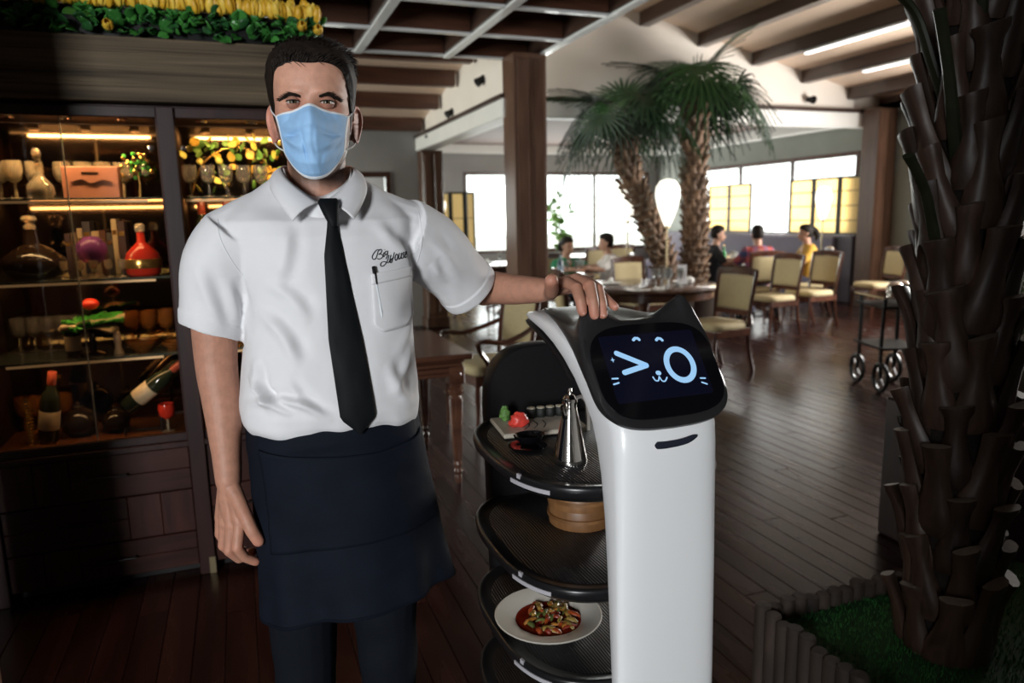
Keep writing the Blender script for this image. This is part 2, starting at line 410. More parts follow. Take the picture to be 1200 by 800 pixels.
# ---- raised roof on the right: gable wall parallel to X, beams along Y
def zroof(x): return 4.57 - .225 * (x - 2.6)
mb = MB(); mb.prism([(2.45, 2.86), (9.5, 2.86), (9.5, zroof(9.5) + .2), (2.45, zroof(2.45) + .2)], 'Y', 9.0, 9.1)
w2 = struct('wall_gable_rear', mb, M['wall_cream'], smooth=False)
m_ = MB(); m_.b2(2.45, 9.42, 8.9, 9.12, 2.74, 2.95, .012); m_.build('beam', 'white_paint', w2)
m_ = MB(); m_.b2(2.45, 9.42, 8.88, 9.0, 2.95, 3.0, .006); m_.build('ledge', 'beam_wood', w2)
mb = MB(); mb.prism([(2.6, zroof(2.6) + .16), (9.62, zroof(9.62) + .16), (9.62, zroof(9.62) + .24), (2.6, zroof(2.6) + .24)], 'Y', -1.0, 9.1)
roof = struct('ceiling_right', mb, M['ceil_beige'], smooth=False)
for k, x in enumerate((8.93, 8.03, 7.13, 6.22, 5.3, 4.38, 3.46)):
    m_ = MB(); m_.b2(x - .075, x + .075, -.9, 8.99, zroof(x), zroof(x) + .19, .01); m_.build('roof_beam', 'beam_wood', roof)
mb = MB(); mb.b2(2.7, 2.76, -.9, 6.6, 2.95, zroof(2.7) + .2); mb.b2(2.42, 2.7, 6.52, 6.58, 3.2, zroof(2.6) + .2); struct('wall_upstand', mb, M['coffer_wood'], smooth=False)
mb = MB(); mb.b2(9.5, 9.62, -3.2, 9.1, 3.0, 3.4); struct('trim_3', mb, M['coffer_wood'])
# ---- walls behind the photographer and at the left, with an added shading wall
wall_open('wall_back', 'X', -4.2, .1, -4.3, .4, 0, 3.4, [(-3.95, -2.9, .9, 2.9)], M['wall_dark'])
window('window_4', 'X', -4.2, -3.95, -2.9, .9, 2.9, [])
window('window_5', 'Y', 9.5, 4.2, 6.6, 1.0, 2.75, [5.0, 5.8])
window('window_6', 'Y', -4.24, 6.9, 9.5, .9, 2.3, [7.8, 8.6])
mb = MB(); mb.b2(-.62, 9.6, -1.02, -.92, 0, 4.8); mb.b2(-.62, -.52, -4.2, -1.02, 0, 3.4); struct('shade_wall', mb, M['wall_dark'], smooth=False)  # unseen wall added to keep window light off the palm and planter
wall_open('wall_left', 'Y', -4.3, .1, -4.3, 10.1, 0, 3.4, [(6.9, 9.5, .9, 2.3)], M['wall_dark'])
mb = MB(); mb.b2(-4.2, .46, 3.72, 3.8, 0, 2.3); struct('wall_partition', mb, M['wall_dark'], smooth=False)
# baseboard-like dark plinth below the right-hand windows: the low banquette wall
mb = MB(); mb.b2(9.22, 9.5, 9.1, 15.3, .0, 1.08, .01); struct('wall_low_right', mb, pm('banquette_grey', (.10, .085, .10), .6, noise=(3, .1)))
# ================================================================== SERVING ROBOT (axes aligned with the room)
RX, RY = .7616, 1.5
M['robot_white'] = pm('robot_white', (.80, .81, .82), .32, coat=.25)
M['robot_black'] = pm('robot_black', (.008, .008, .009), .42, spec=.35, noise=(220, .1))
M['robot_grey'] = pm('robot_grey', (.017, .017, .018), .36)
M['tray_black'] = pm('tray_black', (.010, .010, .011), .28)
M['glass_black'] = pm('glass_black', (.004, .004, .005), .06, spec=.5)
M['display'] = pm('display', (.004, .004, .010), .1, emit=((.10, .13, .35), .012))
M['icon_blue'] = pm('icon_blue', (.2, .35, .5), .5, emit=((.27, .48, .74), .80))
M['strip_grey'] = pm('strip_grey', (.42, .41, .44), .4)
robot = thing('serving_robot', (RX, RY, 0), 'white and black cat-eared serving robot with winking screen face', 'robot')
def sup(th, n):
    c, s = math.cos(th), math.sin(th)
    return math.copysign(abs(c) ** (2 / n), c), math.copysign(abs(s) ** (2 / n), s)
# white shell: front column that sweeps up and back over the trays
st = [((1.170, .10), (1.22, .10), .113), ((1.166, .13), (1.22, .13), .115), ((1.165, .55), (1.21, .55), .115), ((1.1655, .80), (1.237, .80), .115), ((1.167, .90), (1.25, .895), .115),
      ((1.168, .985), (1.268, .985), .116), ((1.168, 1.04), (1.287, 1.04), .117), ((1.172, 1.085), (1.31, 1.085), .118), ((1.195, 1.125), (1.345, 1.118), .119), ((1.245, 1.162), (1.392, 1.160), .12),
      ((1.31, 1.196), (1.445, 1.193), .12), ((1.385, 1.228), (1.495, 1.216), .12), ((1.47, 1.257), (1.55, 1.232), .119), ((1.55, 1.270), (1.605, 1.241), .116), ((1.62, 1.272), (1.655, 1.247), .11), ((1.665, 1.267), (1.69, 1.25), .10), ((1.695, 1.259), (1.70, 1.253), .085)]
rings = []
for (f, b, hw) in st:
    r = []
    for k in range(40):
        cx, sx = sup(2 * PI * k / 40, 5.0)
        t = (sx + 1) / 2
        bulge = .006 * (1 - cx * cx)
        r.append((hw * cx, lerp(f[0], b[0], t) - RY - (bulge if t < .5 else 0), lerp(f[1], b[1], t)))
    rings.append(r)
mb = MB(); mb.loft(rings); mb.build('front_shell', 'robot_white', robot, sharp=60)
# black underside lining of the overhang
rings = []
for (f, b, hw) in st[9:]:
    r = []
    for k in range(24):
        cx, sx = sup(2 * PI * k / 24, 5.0); t = .80 + (sx + 1) / 2 * .32
        r.append((hw * .985 * cx, lerp(f[0], b[0], t) - RY + .004, lerp(f[1], b[1], t) - .010))
    rings.append(r)
mb = MB(); mb.loft(rings); mb.build('underside_lining', 'robot_black', robot, sharp=60)
# head
secs = [((1.166, 1.104), (1.288, 1.278), .138, 0., 0.0), ((1.162, 1.093), (1.299, 1.2830), .1455, .028, .5), ((1.167, 1.088), (1.312, 1.2825), .1475, .054, 1), ((1.182, 1.089), (1.328, 1.2805), .1475, .056, 1), ((1.200, 1.102), (1.342, 1.2790), .1445, .036, 1), ((1.215, 1.115), (1.36, 1.2785), .141, .017, 1), ((1.275, 1.165), (1.41, 1.2790), .131, .006, 1),
        ((1.345, 1.205), (1.47, 1.280), .119, .002, 1), ((1.43, 1.240), (1.53, 1.281), .107, .0, 1), ((1.52, 1.262), (1.59, 1.279), .094, .0, 1), ((1.60, 1.268), (1.64, 1.2745), .08, 0, 1), ((1.645, 1.264), (1.66, 1.268), .065, 0, 1)]
rings = []
for (L, U, hw, e, _w) in secs:
    r = []
    for k in range(96):
        th = 2 * PI * k / 96; cx, sx = sup(th, 4.2)
        x = hw * cx; t = (sx + 1) / 2
        d = Vector((U[0] - L[0], U[1] - L[1])); dl = d.length; d /= dl
        q = dl * t
        sag = -.012 * (x / hw) ** 2 * (1 - t) if t < .5 else 0
        ear = 0
        if sx > 0: ear = e * max(0, 1 - abs(abs(x) - .108) / .074) ** 1.25 * min(1, sx * 1.2)
        r.append((x, L[0] + d[0] * q - RY, L[1] + d[1] * q + ear - sag))
    rings.append(r)
mb = MB(); mb.loft(rings); head = mb.build('head', 'robot_grey', robot, sharp=50)
# face: glass, display and drawn expression, in the plane of the screen
FC = Vector((0, 1.2261 - RY, 1.1953)); EY = Vector((0, .590, .8077)); EN = Vector((0, -.8077, .590))
def fp(x, s, out=0.): return FC + Vector((x, 0, 0)) + EY * s + EN * out
def face_poly(pts, o0, o1):
    m_ = MB(); n = len(pts); V = [fp(x, s, o0) for x, s in pts] + [fp(x, s, o1) for x, s in pts]
    return m_.add(V, [[i, (i + 1) % n, n + (i + 1) % n, n + i] for i in range(n)] + [list(range(n, 2 * n)), list(range(n))[::-1]])
rr = []
for k in range(64):
    cx, sx = sup(2 * PI * k / 64, 3.6); rr.append((.1375 * cx, -.0015 + .1015 * sx))
face_poly(rr, -.012, .0035).build('screen_glass', 'glass_black', head, sharp=40)
def rrect(x0, x1, s0, s1, r, n=5):
    P = []
    for cx, cs, a in ((x1 - r, s1 - r, 0), (x0 + r, s1 - r, 90), (x0 + r, s0 + r, 180), (x1 - r, s0 + r, 270)):
        for k in range(n + 1): P.append((cx + r * math.cos(rad(a + 90 * k / n)), cs + r * math.sin(rad(a + 90 * k / n))))
    return P
disp = face_poly(rrect(-.111, .105, -.066, .078, .006), .0036, .0041).build('display', 'display', head, sharp=40)
def stroke(path, w, name, closed=False):
    """flat rounded stroke on the display"""
    P = [Vector(p) for p in path]; n = len(P); V = []; F = []; m_ = MB()
    L, R = [], []
    for i in range(n):
        a = P[(i - 1) % n] if (closed or i > 0) else P[i]; b = P[(i + 1) % n] if (closed or i < n - 1) else P[i]
        t = (b - a).normalized(); nn = Vector((-t.y, t.x)) * w; L.append(P[i] + nn); R.append(P[i] - nn)
    if closed:
        V = [fp(*p, .0046) for p in L] + [fp(*p, .0046) for p in R]
        m_.add(V, [[i, (i + 1) % n, n + (i + 1) % n, n + i] for i in range(n)])
    else:
        def cap(c, t, sgn):
            a0 = math.atan2(t.y, t.x) + (-PI / 2 if sgn > 0 else PI / 2)
            return [c + Vector((math.cos(a0 + PI * k / 8), math.sin(a0 + PI * k / 8))) * w for k in range(1, 8)]
        poly = R + cap(P[-1], (P[-1] - P[-2]).normalized(), 1) + L[::-1] + cap(P[0], (P[1] - P[0]).normalized(), -1)
        V = [fp(*p, .0046) for p in poly]; c0 = len(R)
        m_.add(V, [list(range(len(V)))])
        bm = bmesh.new(); me = m_.mesh('x', False); bm.from_mesh(me); bmesh.ops.triangulate(bm, faces=bm.faces); bm.to_mesh(me); bm.free()
        return link(name, me, 'icon_blue', disp)
    return m_.build(name, 'icon_blue', disp, smooth=False)
stroke([(-.0817, .0392), (-.0255, .0075)], .0056, 'wink_eye'); stroke([(-.0255, .0072), (-.0772, -.0033)], .0056, 'wink_eye')
stroke([(.0507 + .0295 * math.cos(2 * PI * k / 48), .0018 + .0345 * math.sin(2 * PI * k / 48)) for k in range(48)], .0062, 'round_eye', True)
stroke([(-.0355, .0650), (-.0305, .0685), (-.0245, .0675), (-.0225, .0645)], .0032, 'eyebrow'); stroke([(.0160, .0605), (.0210, .0640), (.0268, .0622), (.0290, .0588)], .0032, 'eyebrow')
stroke([(-.0056, -.0113), (-.0030, -.0118)], .0048, 'nose')
stroke(catmull([(-.0192, -.0190, 0), (-.0165, -.0262, 0), (-.0100, -.0275, 0), (-.0055, -.0195, 0)], 4)[:] and [tuple(p[:2]) for p in catmull([(-.0192, -.0190, 0), (-.0165, -.0262, 0), (-.0100, -.0275, 0), (-.0055, -.0195, 0)], 4)], .0015, 'mouth')
stroke([tuple(p[:2]) for p in catmull([(-.0050, -.0200, 0), (-.0020, -.0288, 0), (.0045, -.0300, 0), (.0112, -.0228, 0)], 4)], .0015, 'mouth')
for a, b in (((-.1075, -.0134), (-.0955, -.0140)), ((-.108, -.0253), (-.0965, -.0232)), ((.0859, -.0322), (.0965, -.0334)), ((.0857, -.0414), (.0958, -.0462))): stroke([a, b], .0017, 'whisker')
sp = [(-.0944 + (.0052 if k % 2 == 0 else .0019) * math.cos(PI * k / 4), .0257 + (.0062 if k % 2 == 0 else .0019) * math.sin(PI * k / 4)) for k in range(8)]
m_ = MB(); m_.add([fp(*p, .0046) for p in sp] + [fp(-.0944, .0257, .0046)], [[k, (k + 1) % 8, 8] for k in range(8)]); m_.build('sparkle', 'icon_blue', disp, smooth=False)
# sensor slot below the chin
sl = catmull([(-.044, 0, 1.0605), (-.020, 0, 1.0585), (.02, 0, 1.0605), (.052, 0, 1.0680)], 6)
m_ = MB(); rg = []
for i, p in enumerate(sl):
    t = i / (len(sl) - 1); h = .0072 * (min(1, max(0.05, t * 9)) ** .5) * (min(1, max(.05, (1 - t) * 5)) ** .5)
    rg.append([(p[0], 1.1600 - RY - .0012 * math.cos(2 * PI * k / 12) + .0008, p[2] + h * math.sin(2 * PI * k / 12)) for k in range(12)])
m_.loft(rg); m_.build('sensor_slot', pm('sensor_dark', (.02, .023, .035), .18), robot)
# back panel with arched top
pts = [(-.145, .24), (.145, .24)]
for k in range(25):
    cx, sx = sup(PI * k / 24, 2.7); pts.append((.158 * cx, .98 + .170 * sx))
mb = MB()
n = len(pts); rg = []
for yy, sc_ in ((1.825, .975), (1.831, 1.), (1.885, 1.), (1.897, .97)):
    rg.append([(x * sc_, yy - RY, .7 + (z - .7) * (1 - (1 - sc_) * .4)) for x, z in pts])
mb.loft(rg); mb.build('back_panel', 'robot_black', robot, sharp=45)
# base with wheels
rg = []
for z, s_ in ((.035, .92), (.05, .98), (.16, 1.), (.245, .97), (.27, .90)):
    r = []
    for k in range(40):
        cx, sx = sup(2 * PI * k / 40, 3.2); r.append((.245 * s_ * cx, 1.50 + .325 * s_ * sx - RY, z))
    rg.append(r)
mb = MB(); mb.loft(rg); mb.build('base', 'robot_black', robot, sharp=50)
for sx in (-1, 1):
    for yy in (1.28, 1.5, 1.72):
        m_ = MB(); m_.lathe([(.001, -.015), (.03, -.015), (.035, -.01), (.035, .01), (.03, .015), (.001, .015)], (sx * .17, yy - RY, .035), 16, Matrix.Rotation(PI / 2, 3, 'Y')); m_.build('wheel', 'robot_black', robot)
# trays
def rib_mat():
    m = pm('tray_ribs', (.008, .008, .009), .36, spec=.35); nt = m.node_tree; b = _bsdf(m)
    tc = nt.nodes.new('ShaderNodeTexCoord'); w = nt.nodes.new('ShaderNodeTexWave'); w.inputs['Scale'].default_value = 44; w.inputs['Distortion'].default_value = 7; w.inputs['Detail'].default_value = 0; w.inputs['Detail Scale'].default_value = .15
    nt.links.new(tc.outputs['Object'], w.inputs['Vector']); bp = nt.nodes.new('ShaderNodeBump'); bp.inputs['Strength'].default_value = .55; bp.inputs['Distance'].default_value = .003
    nt.links.new(w.outputs['Fac'], bp.inputs['Height']); nt.links.new(bp.outputs[0], b.inputs['Normal']); return m
M['tray_ribs'] = rib_mat()
def tray_ring(s_, z, n=72, inset=0.):
    r = []
    for k in range(n):
        cx, sx = sup(2 * PI * k / n, 2.9); r.append(((.257 - inset) * cx, 1.545 - RY + (.305 - inset) * sx, z))
    return r
TRAY_Z = (.945, .72, .51, .305)
for z in TRAY_Z:
    mb = MB(); mb.loft([tray_ring(1, z - .034, inset=.05), tray_ring(1, z - .030, inset=.02), tray_ring(1, z - .012, inset=.002), tray_ring(1, z + .004, inset=0), tray_ring(1, z + .0095, inset=.003), tray_ring(1, z + .010, inset=.008), tray_ring(1, z + .006, inset=.014), tray_ring(1, z + .0045, inset=.03), tray_ring(1, z + .004, inset=.06)], caps=True)
    t = mb.build('tray', 'tray_black', robot, sharp=60)
    mb = MB(); mb.loft([tray_ring(1, z + .0035, inset=.034), tray_ring(1, z + .0052, inset=.036)]); mb.build('ribbed_mat', 'tray_ribs', t, sharp=60)
    o_ = tray_ring(1, 0, 144, -.0012); i_ = tray_ring(1, 0, 144, .004)
    def strip(k0, k1, zz, h, name):
        m_ = MB(); rg = [[(o_[k][0], o_[k][1], zz - h), (o_[k][0], o_[k][1], zz + h), (i_[k][0], i_[k][1], zz + h), (i_[k][0], i_[k][1], zz - h)] for k in range(k0, k1)]
        m_.loft(rg); m_.build(name, 'strip_grey', t)
    strip(79, 91, z - .008, .0045, 'light_strip'); strip(81, 83, z + .008, .005, 'clip')
    strip(125, 137, z - .008, .0045, 'light_strip')
TZ = TRAY_Z[0] + .0055
# ---- dishes on the top tray
chrome_d = M['chrome']
pit = thing('steel_pitcher', (.664, 1.43, TZ), 'polished steel cone-shaped pitcher on the robot top tray', 'pitcher')
mb = MB(); mb.lathe([(.001, 0), (.0385, 0), (.0398, .003), (.0385, .012), (.0165, .122), (.0150, .132), (.017, .138), (.0172, .141), (.001, .141)], n=32); mb.build('body', chrome_d, pit)
mb = MB(); mb.lathe([(.0168, .141), (.0165, .147), (.011, .154), (.004, .157), (.0035, .160), (.0055, .164), (.0035, .169), (.001, .170)], n=24); mb.build('lid', chrome_d, pit)
m_ = MB(); m_.tube(catmull([(.012, -.004, .148), (.026, -.006, .150), (.037, -.006, .135), (.042, -.006, .105), (.043, -.006, .07)], 6), [.0035] * 25, 8, flat=1.6); m_.build('handle', chrome_d, pit)
m_ = MB(); m_.tube([(-.012, -.006, .105), (-.020, -.010, .122), (-.024, -.012, .135)], [.008, .0065, .005], 10); m_.build('spout', chrome_d, pit)
bd = thing('serving_board', (.70, 1.705, TZ), 'pale oblong serving board with dark sauce lines on the top tray', 'board', rad(-6))
M['board'] = pm('board', (.44, .40, .33), .5, noise=(14, .12))
mb = MB(); mb.cbox((0, 0, .009), (.225, .16, .012), .004); mb.build('slab', 'board', bd)
for sx in (-1, 1):
    m_ = MB(); m_.cbox((sx * .09, 0, .0015), (.012, .13, .003), .001); m_.build('foot', 'board', bd)
for k in range(3):
    m_ = MB(); m_.tube(catmull([(-.05 + .025 * k, -.05, .0155), (-.03 + .022 * k, -.02, .0155), (-.035 + .025 * k, .015, .0155)], 5), .0014, 6, flat=.5); m_.build('sauce_line', pm('sauce', (.02, .008, .005), .2), bd)
M['nori'] = pm('nori', (.008, .010, .008), .6, bump=(120, .4)); M['rice'] = pm('rice', (.55, .50, .40), .5, bump=(160, .8)); M['filling'] = pm('filling', (.30, .22, .12), .5, bump=(90, .6))
for k in range(5):
    s_ = thing('sushi_roll', (.700 + .0265 * k, 1.755 - .003 * k, TZ + .0152), 'black seaweed sushi roll, %s from the left in its row on the board' % ('first', 'second', 'third', 'fourth', 'fifth')[k], 'sushi', group='sushi rolls on the top tray')
    m_ = MB(); m_.lathe([(.001, 0), (.0128, 0), (.0135, .002), (.0135, .024), (.0128, .025), (.0115, .025)], n=14); m_.build('nori_wrap', 'nori', s_)
    m_ = MB(); m_.lathe([(.0118, .0238), (.0112, .027), (.005, .0275), (.001, .0275)], n=14); m_.build('rice', 'rice', s_)
    m_ = MB(); m_.lathe([(.0045, .0268), (.004, .0295), (.001, .030)], (.001, -.001, 0), 8); m_.build('filling', 'filling', s_)
def blob(name, c, r, sc_, col, label, cat, seed, rough=.6, amp=.25):
    m_ = MB(); m_.sphere((0, 0, 0), 1, 20, 14); V = []
    for p in m_.v:
        v = Vector(p); n_ = 1 + amp * mnoise.noise(v * 2.2 + Vector((seed, 0, 0))) + amp * .5 * mnoise.noise(v * 5 + Vector((0, seed, 0)))
        V.append((v.x * r * sc_[0] * n_, v.y * r * sc_[1] * n_, max(v.z * n_, -.72) * r * sc_[2] + .72 * r * sc_[2]))
    m_.v = V; o = m_.build(name, pm(name + '_mat', col, rough, noise=(60, .25)), None, sharp=80, loc=c); return tag(o, label, cat)
blob('wasabi', (.626, 1.757, TZ + .0152), .014, (1., .8, 1.5), (.10, .22, .05), 'green lump of wasabi on the left end of the board', 'wasabi', 3, .6, .55)
blob('pickled_ginger', (.640, 1.690, TZ + .0152), .022, (1.1, .8, .95), (.62, .055, .04), 'red heap of pickled ginger next to the wasabi', 'ginger', 9, .4, .4)
d2 = thing('saucer', (.612, 1.560, TZ), 'flat black saucer under the small soy dish', 'saucer')
m_ = MB(); m_.lathe([(.001, 0), (.03, 0), (.046, .005), (.0475, .007), (.045, .0075), (.028, .003), (.001, .003)], n=32); m_.build('plate', 'glass_black', d2)
d3 = thing('soy_dish', (.622, 1.575, TZ + .0085), 'small oval black soy sauce dish on the black saucer', 'dish')
m_ = MB(); m_.lathe([(.001, 0), (.02, 0), (.034, .012), (.038, .02), (.0365, .0205), (.03, .011), (.018, .004), (.001, .004)], n=32); m_.v = [(x * 1.05, y * .8, z) for x, y, z in m_.v]; m_.build('bowl', 'glass_black', d3)
m_ = MB(); m_.lathe([(.001, .009), (.027, .009), (.001, .0092)], n=24); m_.v = [(x * 1.05, y * .8, z) for x, y, z in m_.v]; m_.build('soy_sauce', pm('soy', (.01, .004, .002), .05), d3)
# ---- bamboo steamer on the second tray
T2 = TRAY_Z[1] + .0055
M['bamboo'] = wood('bamboo', (.13, .058, .02), (.22, .105, .04), 'Z', 4, 6, rough=.45)
sm = thing('bamboo_steamer', (.772, 1.60, T2), 'round bamboo steamer with lid on the second tray', 'steamer')
m_ = MB(); m_.lathe([(.001, 0), (.082, 0), (.083, .004), (.083, .05), (.081, .054), (.078, .054), (.078, .01), (.001, .01)], n=40); m_.build('basket', 'bamboo', sm)
m_ = MB(); m_.lathe([(.085, .05), (.086, .056), (.086, .088), (.083, .093), (.045, .097), (.001, .099), (.001, .094), (.08, .088), (.08, .055), (.082, .05)], n=40); m_.build('lid', 'bamboo', sm)
for z in (.02, .066):
    m_ = MB(); m_.lathe([(.0835, z), (.0875, z + .001), (.0875, z + .009), (.0835, z + .01)], n=40); m_.build('hoop', 'bamboo', sm)
# ---- bowl of stew on the third tray
T3 = TRAY_Z[2] + .0055
bw = thing('stew_plate', (.6335, 1.497, T3), 'wide-rimmed white plate of red stew on the third tray', 'plate')
M['china'] = pm('china', (.62, .59, .52), .22, coat=.3)
m_ = MB(); m_.lathe([(.001, 0), (.065, 0), (.072, .006), (.085, .018), (.128, .030), (.1305, .033), (.128, .0345), (.084, .024), (.074, .014), (.06, .008), (.001, .007)], n=48); m_.build('rim_plate', 'china', bw)
m_ = MB(); m_.lathe([(.001, .0205), (.06, .0205), (.0805, .0198), (.0805, .0185), (.001, .0185)], n=40); m_.build('broth', pm('broth', (.20, .018, .006), .12, noise=(40, .35)), bw)
cols = [(.42, .17, .03), (.35, .06, .015), (.30, .20, .05), (.45, .26, .06), (.22, .03, .015), (.10, .12, .03)]
fm = [pm('food_%d' % i, c, .3, noise=(70, .3), bump=(60, .5)) for i, c in enumerate(cols)]
random.seed(21)
for k in range(46):
    a = random.random() * 6.28; r_ = .066 * random.random() ** .6; L = random.uniform(.018, .042); an = random.random() * 3.14; h = .022 + random.random() * .010 * (1 - r_ / .08)
    cx, cy = r_ * math.cos(a), r_ * math.sin(a); dx, dy = L * math.cos(an) / 2, L * math.sin(an) / 2
    m_ = MB(); w_ = random.uniform(.0045, .0085)
    m_.tube([(cx - dx, cy - dy, h - .002), (cx - dx * .5, cy - dy * .5, h + .002), (cx + dx * .5, cy + dy * .5, h + .003), (cx + dx, cy + dy, h - .001)], [w_ * .5, w_, w_, w_ * .4], 7, flat=.6)
    m_.build('food_piece', fm[k % 6], bw, sharp=70)
for k in range(14):
    a = random.random() * 6.28; r_ = .05 * random.random(); m_ = MB(); m_.tube([(r_ * math.cos(a), r_ * math.sin(a), .031), (r_ * math.cos(a) + .004, r_ * math.sin(a) + .003, .034)], [.0022, .0018], 6); m_.build('spring_onion', fm[5], bw)
# ================================================================== THE WAITER
PX = Vector((.1316, 1.4654, 0)); PRZ = rad(-3.3)
man = thing('person', PX, 'standing person in white shirt, black tie and blue mask, one hand on the robot', 'person', PRZ)
CX = .02
# ---- skin colour attribute material
M['skin'] = pm('skin', (.5, .27, .19), .48, vcol='tone', noise=(70, .10), bump=(420, .12), sss=.12, spec=.4)
M['shirt'] = pm('shirt', (.70, .70, .715), .75, noise=(30, .015), bump=(700, .08), sheen=.1)
M['tie'] = pm('tie', (.005, .0062, .0072), .55, spec=.12, bump=(900, .1))
M['apron'] = pm('apron', (.0055, .0075, .0130), .75, spec=.1, noise=(9, .18), bump=(500, .12))
M['trouser'] = pm('trouser', (.0055, .007, .0105), .8, spec=.1, bump=(500, .12))
M['hair_dark'] = pm('hair_dark', (.013, .0085, .006), .6, spec=.2, noise=(90, .5))
M['mask_blue'] = pm('mask_blue', (.30, .52, .80), .7, noise=(60, .04), bump=(900, .06))
M['mask_white'] = pm('mask_white', (.78, .80, .82), .7)
# ---- head surface
HZ = [1.578, 1.588, 1.600, 1.615, 1.630, 1.645, 1.665, 1.690, 1.707, 1.722, 1.740, 1.760, 1.780, 1.800, 1.815, 1.824, 1.8275]
HF = [.066, .088, .095, .097, .0955, .095, .094, .0925, .0895, .0945, .0955, .0925, .0855, .071, .049, .024, .004]
HB = [-.02, .0, .02, .045, .062, .077, .089, .097, .100, .101, .101, .099, .093, .081, .061, .036, .008]
HW = [.020, .034, .0455, .0540, .0590, .0625, .0665, .0700, .0710, .0722, .0740, .0755, .0735, .066, .051, .030, .006]
def head_pt(phi, z, off=0.):
    """phi = 0 at the face, positive towards +x; head turned slightly"""
    f, b, w = interp(z, HZ, HF), interp(z, HZ, HB), interp(z, HZ, HW)
    c, s = math.cos(phi), math.sin(phi); n = 2.35
    ex = math.copysign(abs(s) ** (2 / n), s); ey = math.copysign(abs(c) ** (2 / n), c)
    x = (w + off) * ex; mid = (b - f) / 2; half = (b + f) / 2
    y = mid - (half + off) * ey
    if c > 0:
        prof = interp(z, [1.640, 1.650, 1.660, 1.668, 1.690, 1.705, 1.716, 1.73], [0, .45, 1, .97, .55, .24, .08, 0])
        y -= .027 * prof * math.exp(-(x / .0115) ** 2)
        y += .0105 * math.exp(-((abs(x) - .030) / .0145) ** 2 - ((z - 1.7055) / .0095) ** 2)
        y -= .0045 * math.exp(-((abs(x) - .030) / .025) ** 2 - ((z - 1.7235) / .0065) ** 2)
        y -= .0045 * math.exp(-((abs(x) - .046) / .018) ** 2 - ((z - 1.678) / .018) ** 2)
        y += .002 * math.exp(-(x / .01) ** 2 - ((z - 1.7235) / .006) ** 2)
    return Vector((x, y, z))
HR = Matrix.Rotation(rad(-6), 3, 'Z')
def hp(v): v = HR @ Vector((v[0], v[1], 0)); return v
def to_head(v): r = HR @ Vector((v[0], v[1], 0)); return Vector((r.x + CX, r.y, v[2]))
body = MB(); rings = []
zz = list(np.linspace(1.578, 1.81, 74)) + [1.815, 1.819, 1.8225, 1.825, 1.8265, 1.8275]
for z in zz: rings.append([to_head(head_pt(2 * PI * k / 120, z)) for k in range(120)])
body.loft(rings)
# ears
for sx in (-1, 1):
    E_ = lambda a, b, o: to_head((sx * (.0715 + .010 * max(a, 0) / .02 + o), .004 + a, 1.679 + b))
    rim = [E_(-.008, -.030, .001), E_(.002, -.033, .003), E_(.010, -.020, .004), E_(.018, .004, .0055), (E_(.017, .022, .005)), E_(.006, .032, .004), E_(-.007, .026, .002), E_(-.009, .008, .000)]
    rim = catmull(rim, 4); chain(body, rim, [.0042] * len(rim), 8)
    for a, b in ((-.002, -.024), (.001, -.017), (.004, -.010), (.006, -.002), (.007, .006), (.006, .013), (.005, .020)): capsule(body, E_(a - .007, b, -.003), E_(a + .007, b, -.0015), .0068, .0060, 10)
# neck, torso core, shoulders
chain(body, [(CX, .030, 1.46), (CX, .022, 1.55), (CX, .016, 1.63)], [.060, .0555, .0545], 20)
chain(body, [(CX, .0, 1.12), (CX, .005, 1.42)], [.098, .105], 20); chain(body, [(-.125, .01, 1.475), (.165, .01, 1.475)], [.05, .05], 14)
# his right arm (hanging) and hand
AL = [(-.158, .0, 1.465), (-.184, .02, 1.365), (-.193, .025, 1.232), (-.187, .003, 1.150), (-.185, -.018, 1.056), (-.185, -.029, 1.004)]
AL = [tuple(p) for p in catmull(AL, 4)]; chain(body, AL, list(np.interp(np.linspace(0, 5, 21), range(6), [.050, .046, .0395, .0360, .0275, .0240])), 28)
def hand(wrist, fingers, thumb, rm=.0128, fs=1.06):
    w = Vector(wrist); mc = [Vector(f[0]) for f in fingers]
    for i, m in enumerate(mc):
        st_ = w + (m - w) * .12 + (m - (mc[0] + mc[3]) / 2) * .25
        capsule(body, st_, m, rm + .002, rm - .0018 * (i == 3), 12)
        capsule(body, st_.lerp(m, .45), m, rm, rm * .86, 12)
    for i in range(3): capsule(body, mc[i].lerp(w, .15), mc[i + 1].lerp(w, .15), .0105, .0105, 10)
    for f, s_ in zip(fingers, (1., 1.04, .98, .86)):
        f = [Vector(p) for p in f]
        chain(body, f, [.0108 * s_ * fs, .0102 * s_ * fs, .0095 * s_ * fs, .0086 * s_ * fs], 12)
        capsule(body, f[1], f[1].lerp(f[2], .02), .0107 * s_ * fs, .0105 * s_ * fs, 10)
    pc = (mc[0] + mc[1] + mc[2] + mc[3]) / 4
    chain(body, [w, w.lerp(pc, .4), w.lerp(pc, .75)], [.0225, .0195, .0150], 16)
    t = [Vector(p) for p in thumb]; chain(body, [w.lerp(t[0], .5)] + t, [.0175, .0150, .0125 * fs, .0124 * fs, .0112 * fs], 14)
    capsule(body, t[0], mc[0].lerp(w, .25), .0135, .0120); capsule(body, t[0].lerp(t[1], .6), mc[0].lerp(w, .35), .0095, .0095)
FL = [[(-.169, -.060, .932), (-.176, -.070, .886), (-.166, -.062, .862), (-.147, -.054, .8455)], [(-.185, -.045, .922), (-.193, -.046, .872), (-.178, -.033, .8475), (-.154, -.026, .853)],
      [(-.199, -.025, .918), (-.206, -.020, .873), (-.193, -.006, .848), (-.173, -.002, .849)], [(-.209, -.005, .924), (-.214, .005, .887), (-.206, .014, .862), (-.189, .018, .858)]]
TL = [(-.170, -.050, .978), (-.156, -.073, .947), (-.147, -.080, .922), (-.1365, -.081, .899)]
hand(AL[-1], FL, TL)
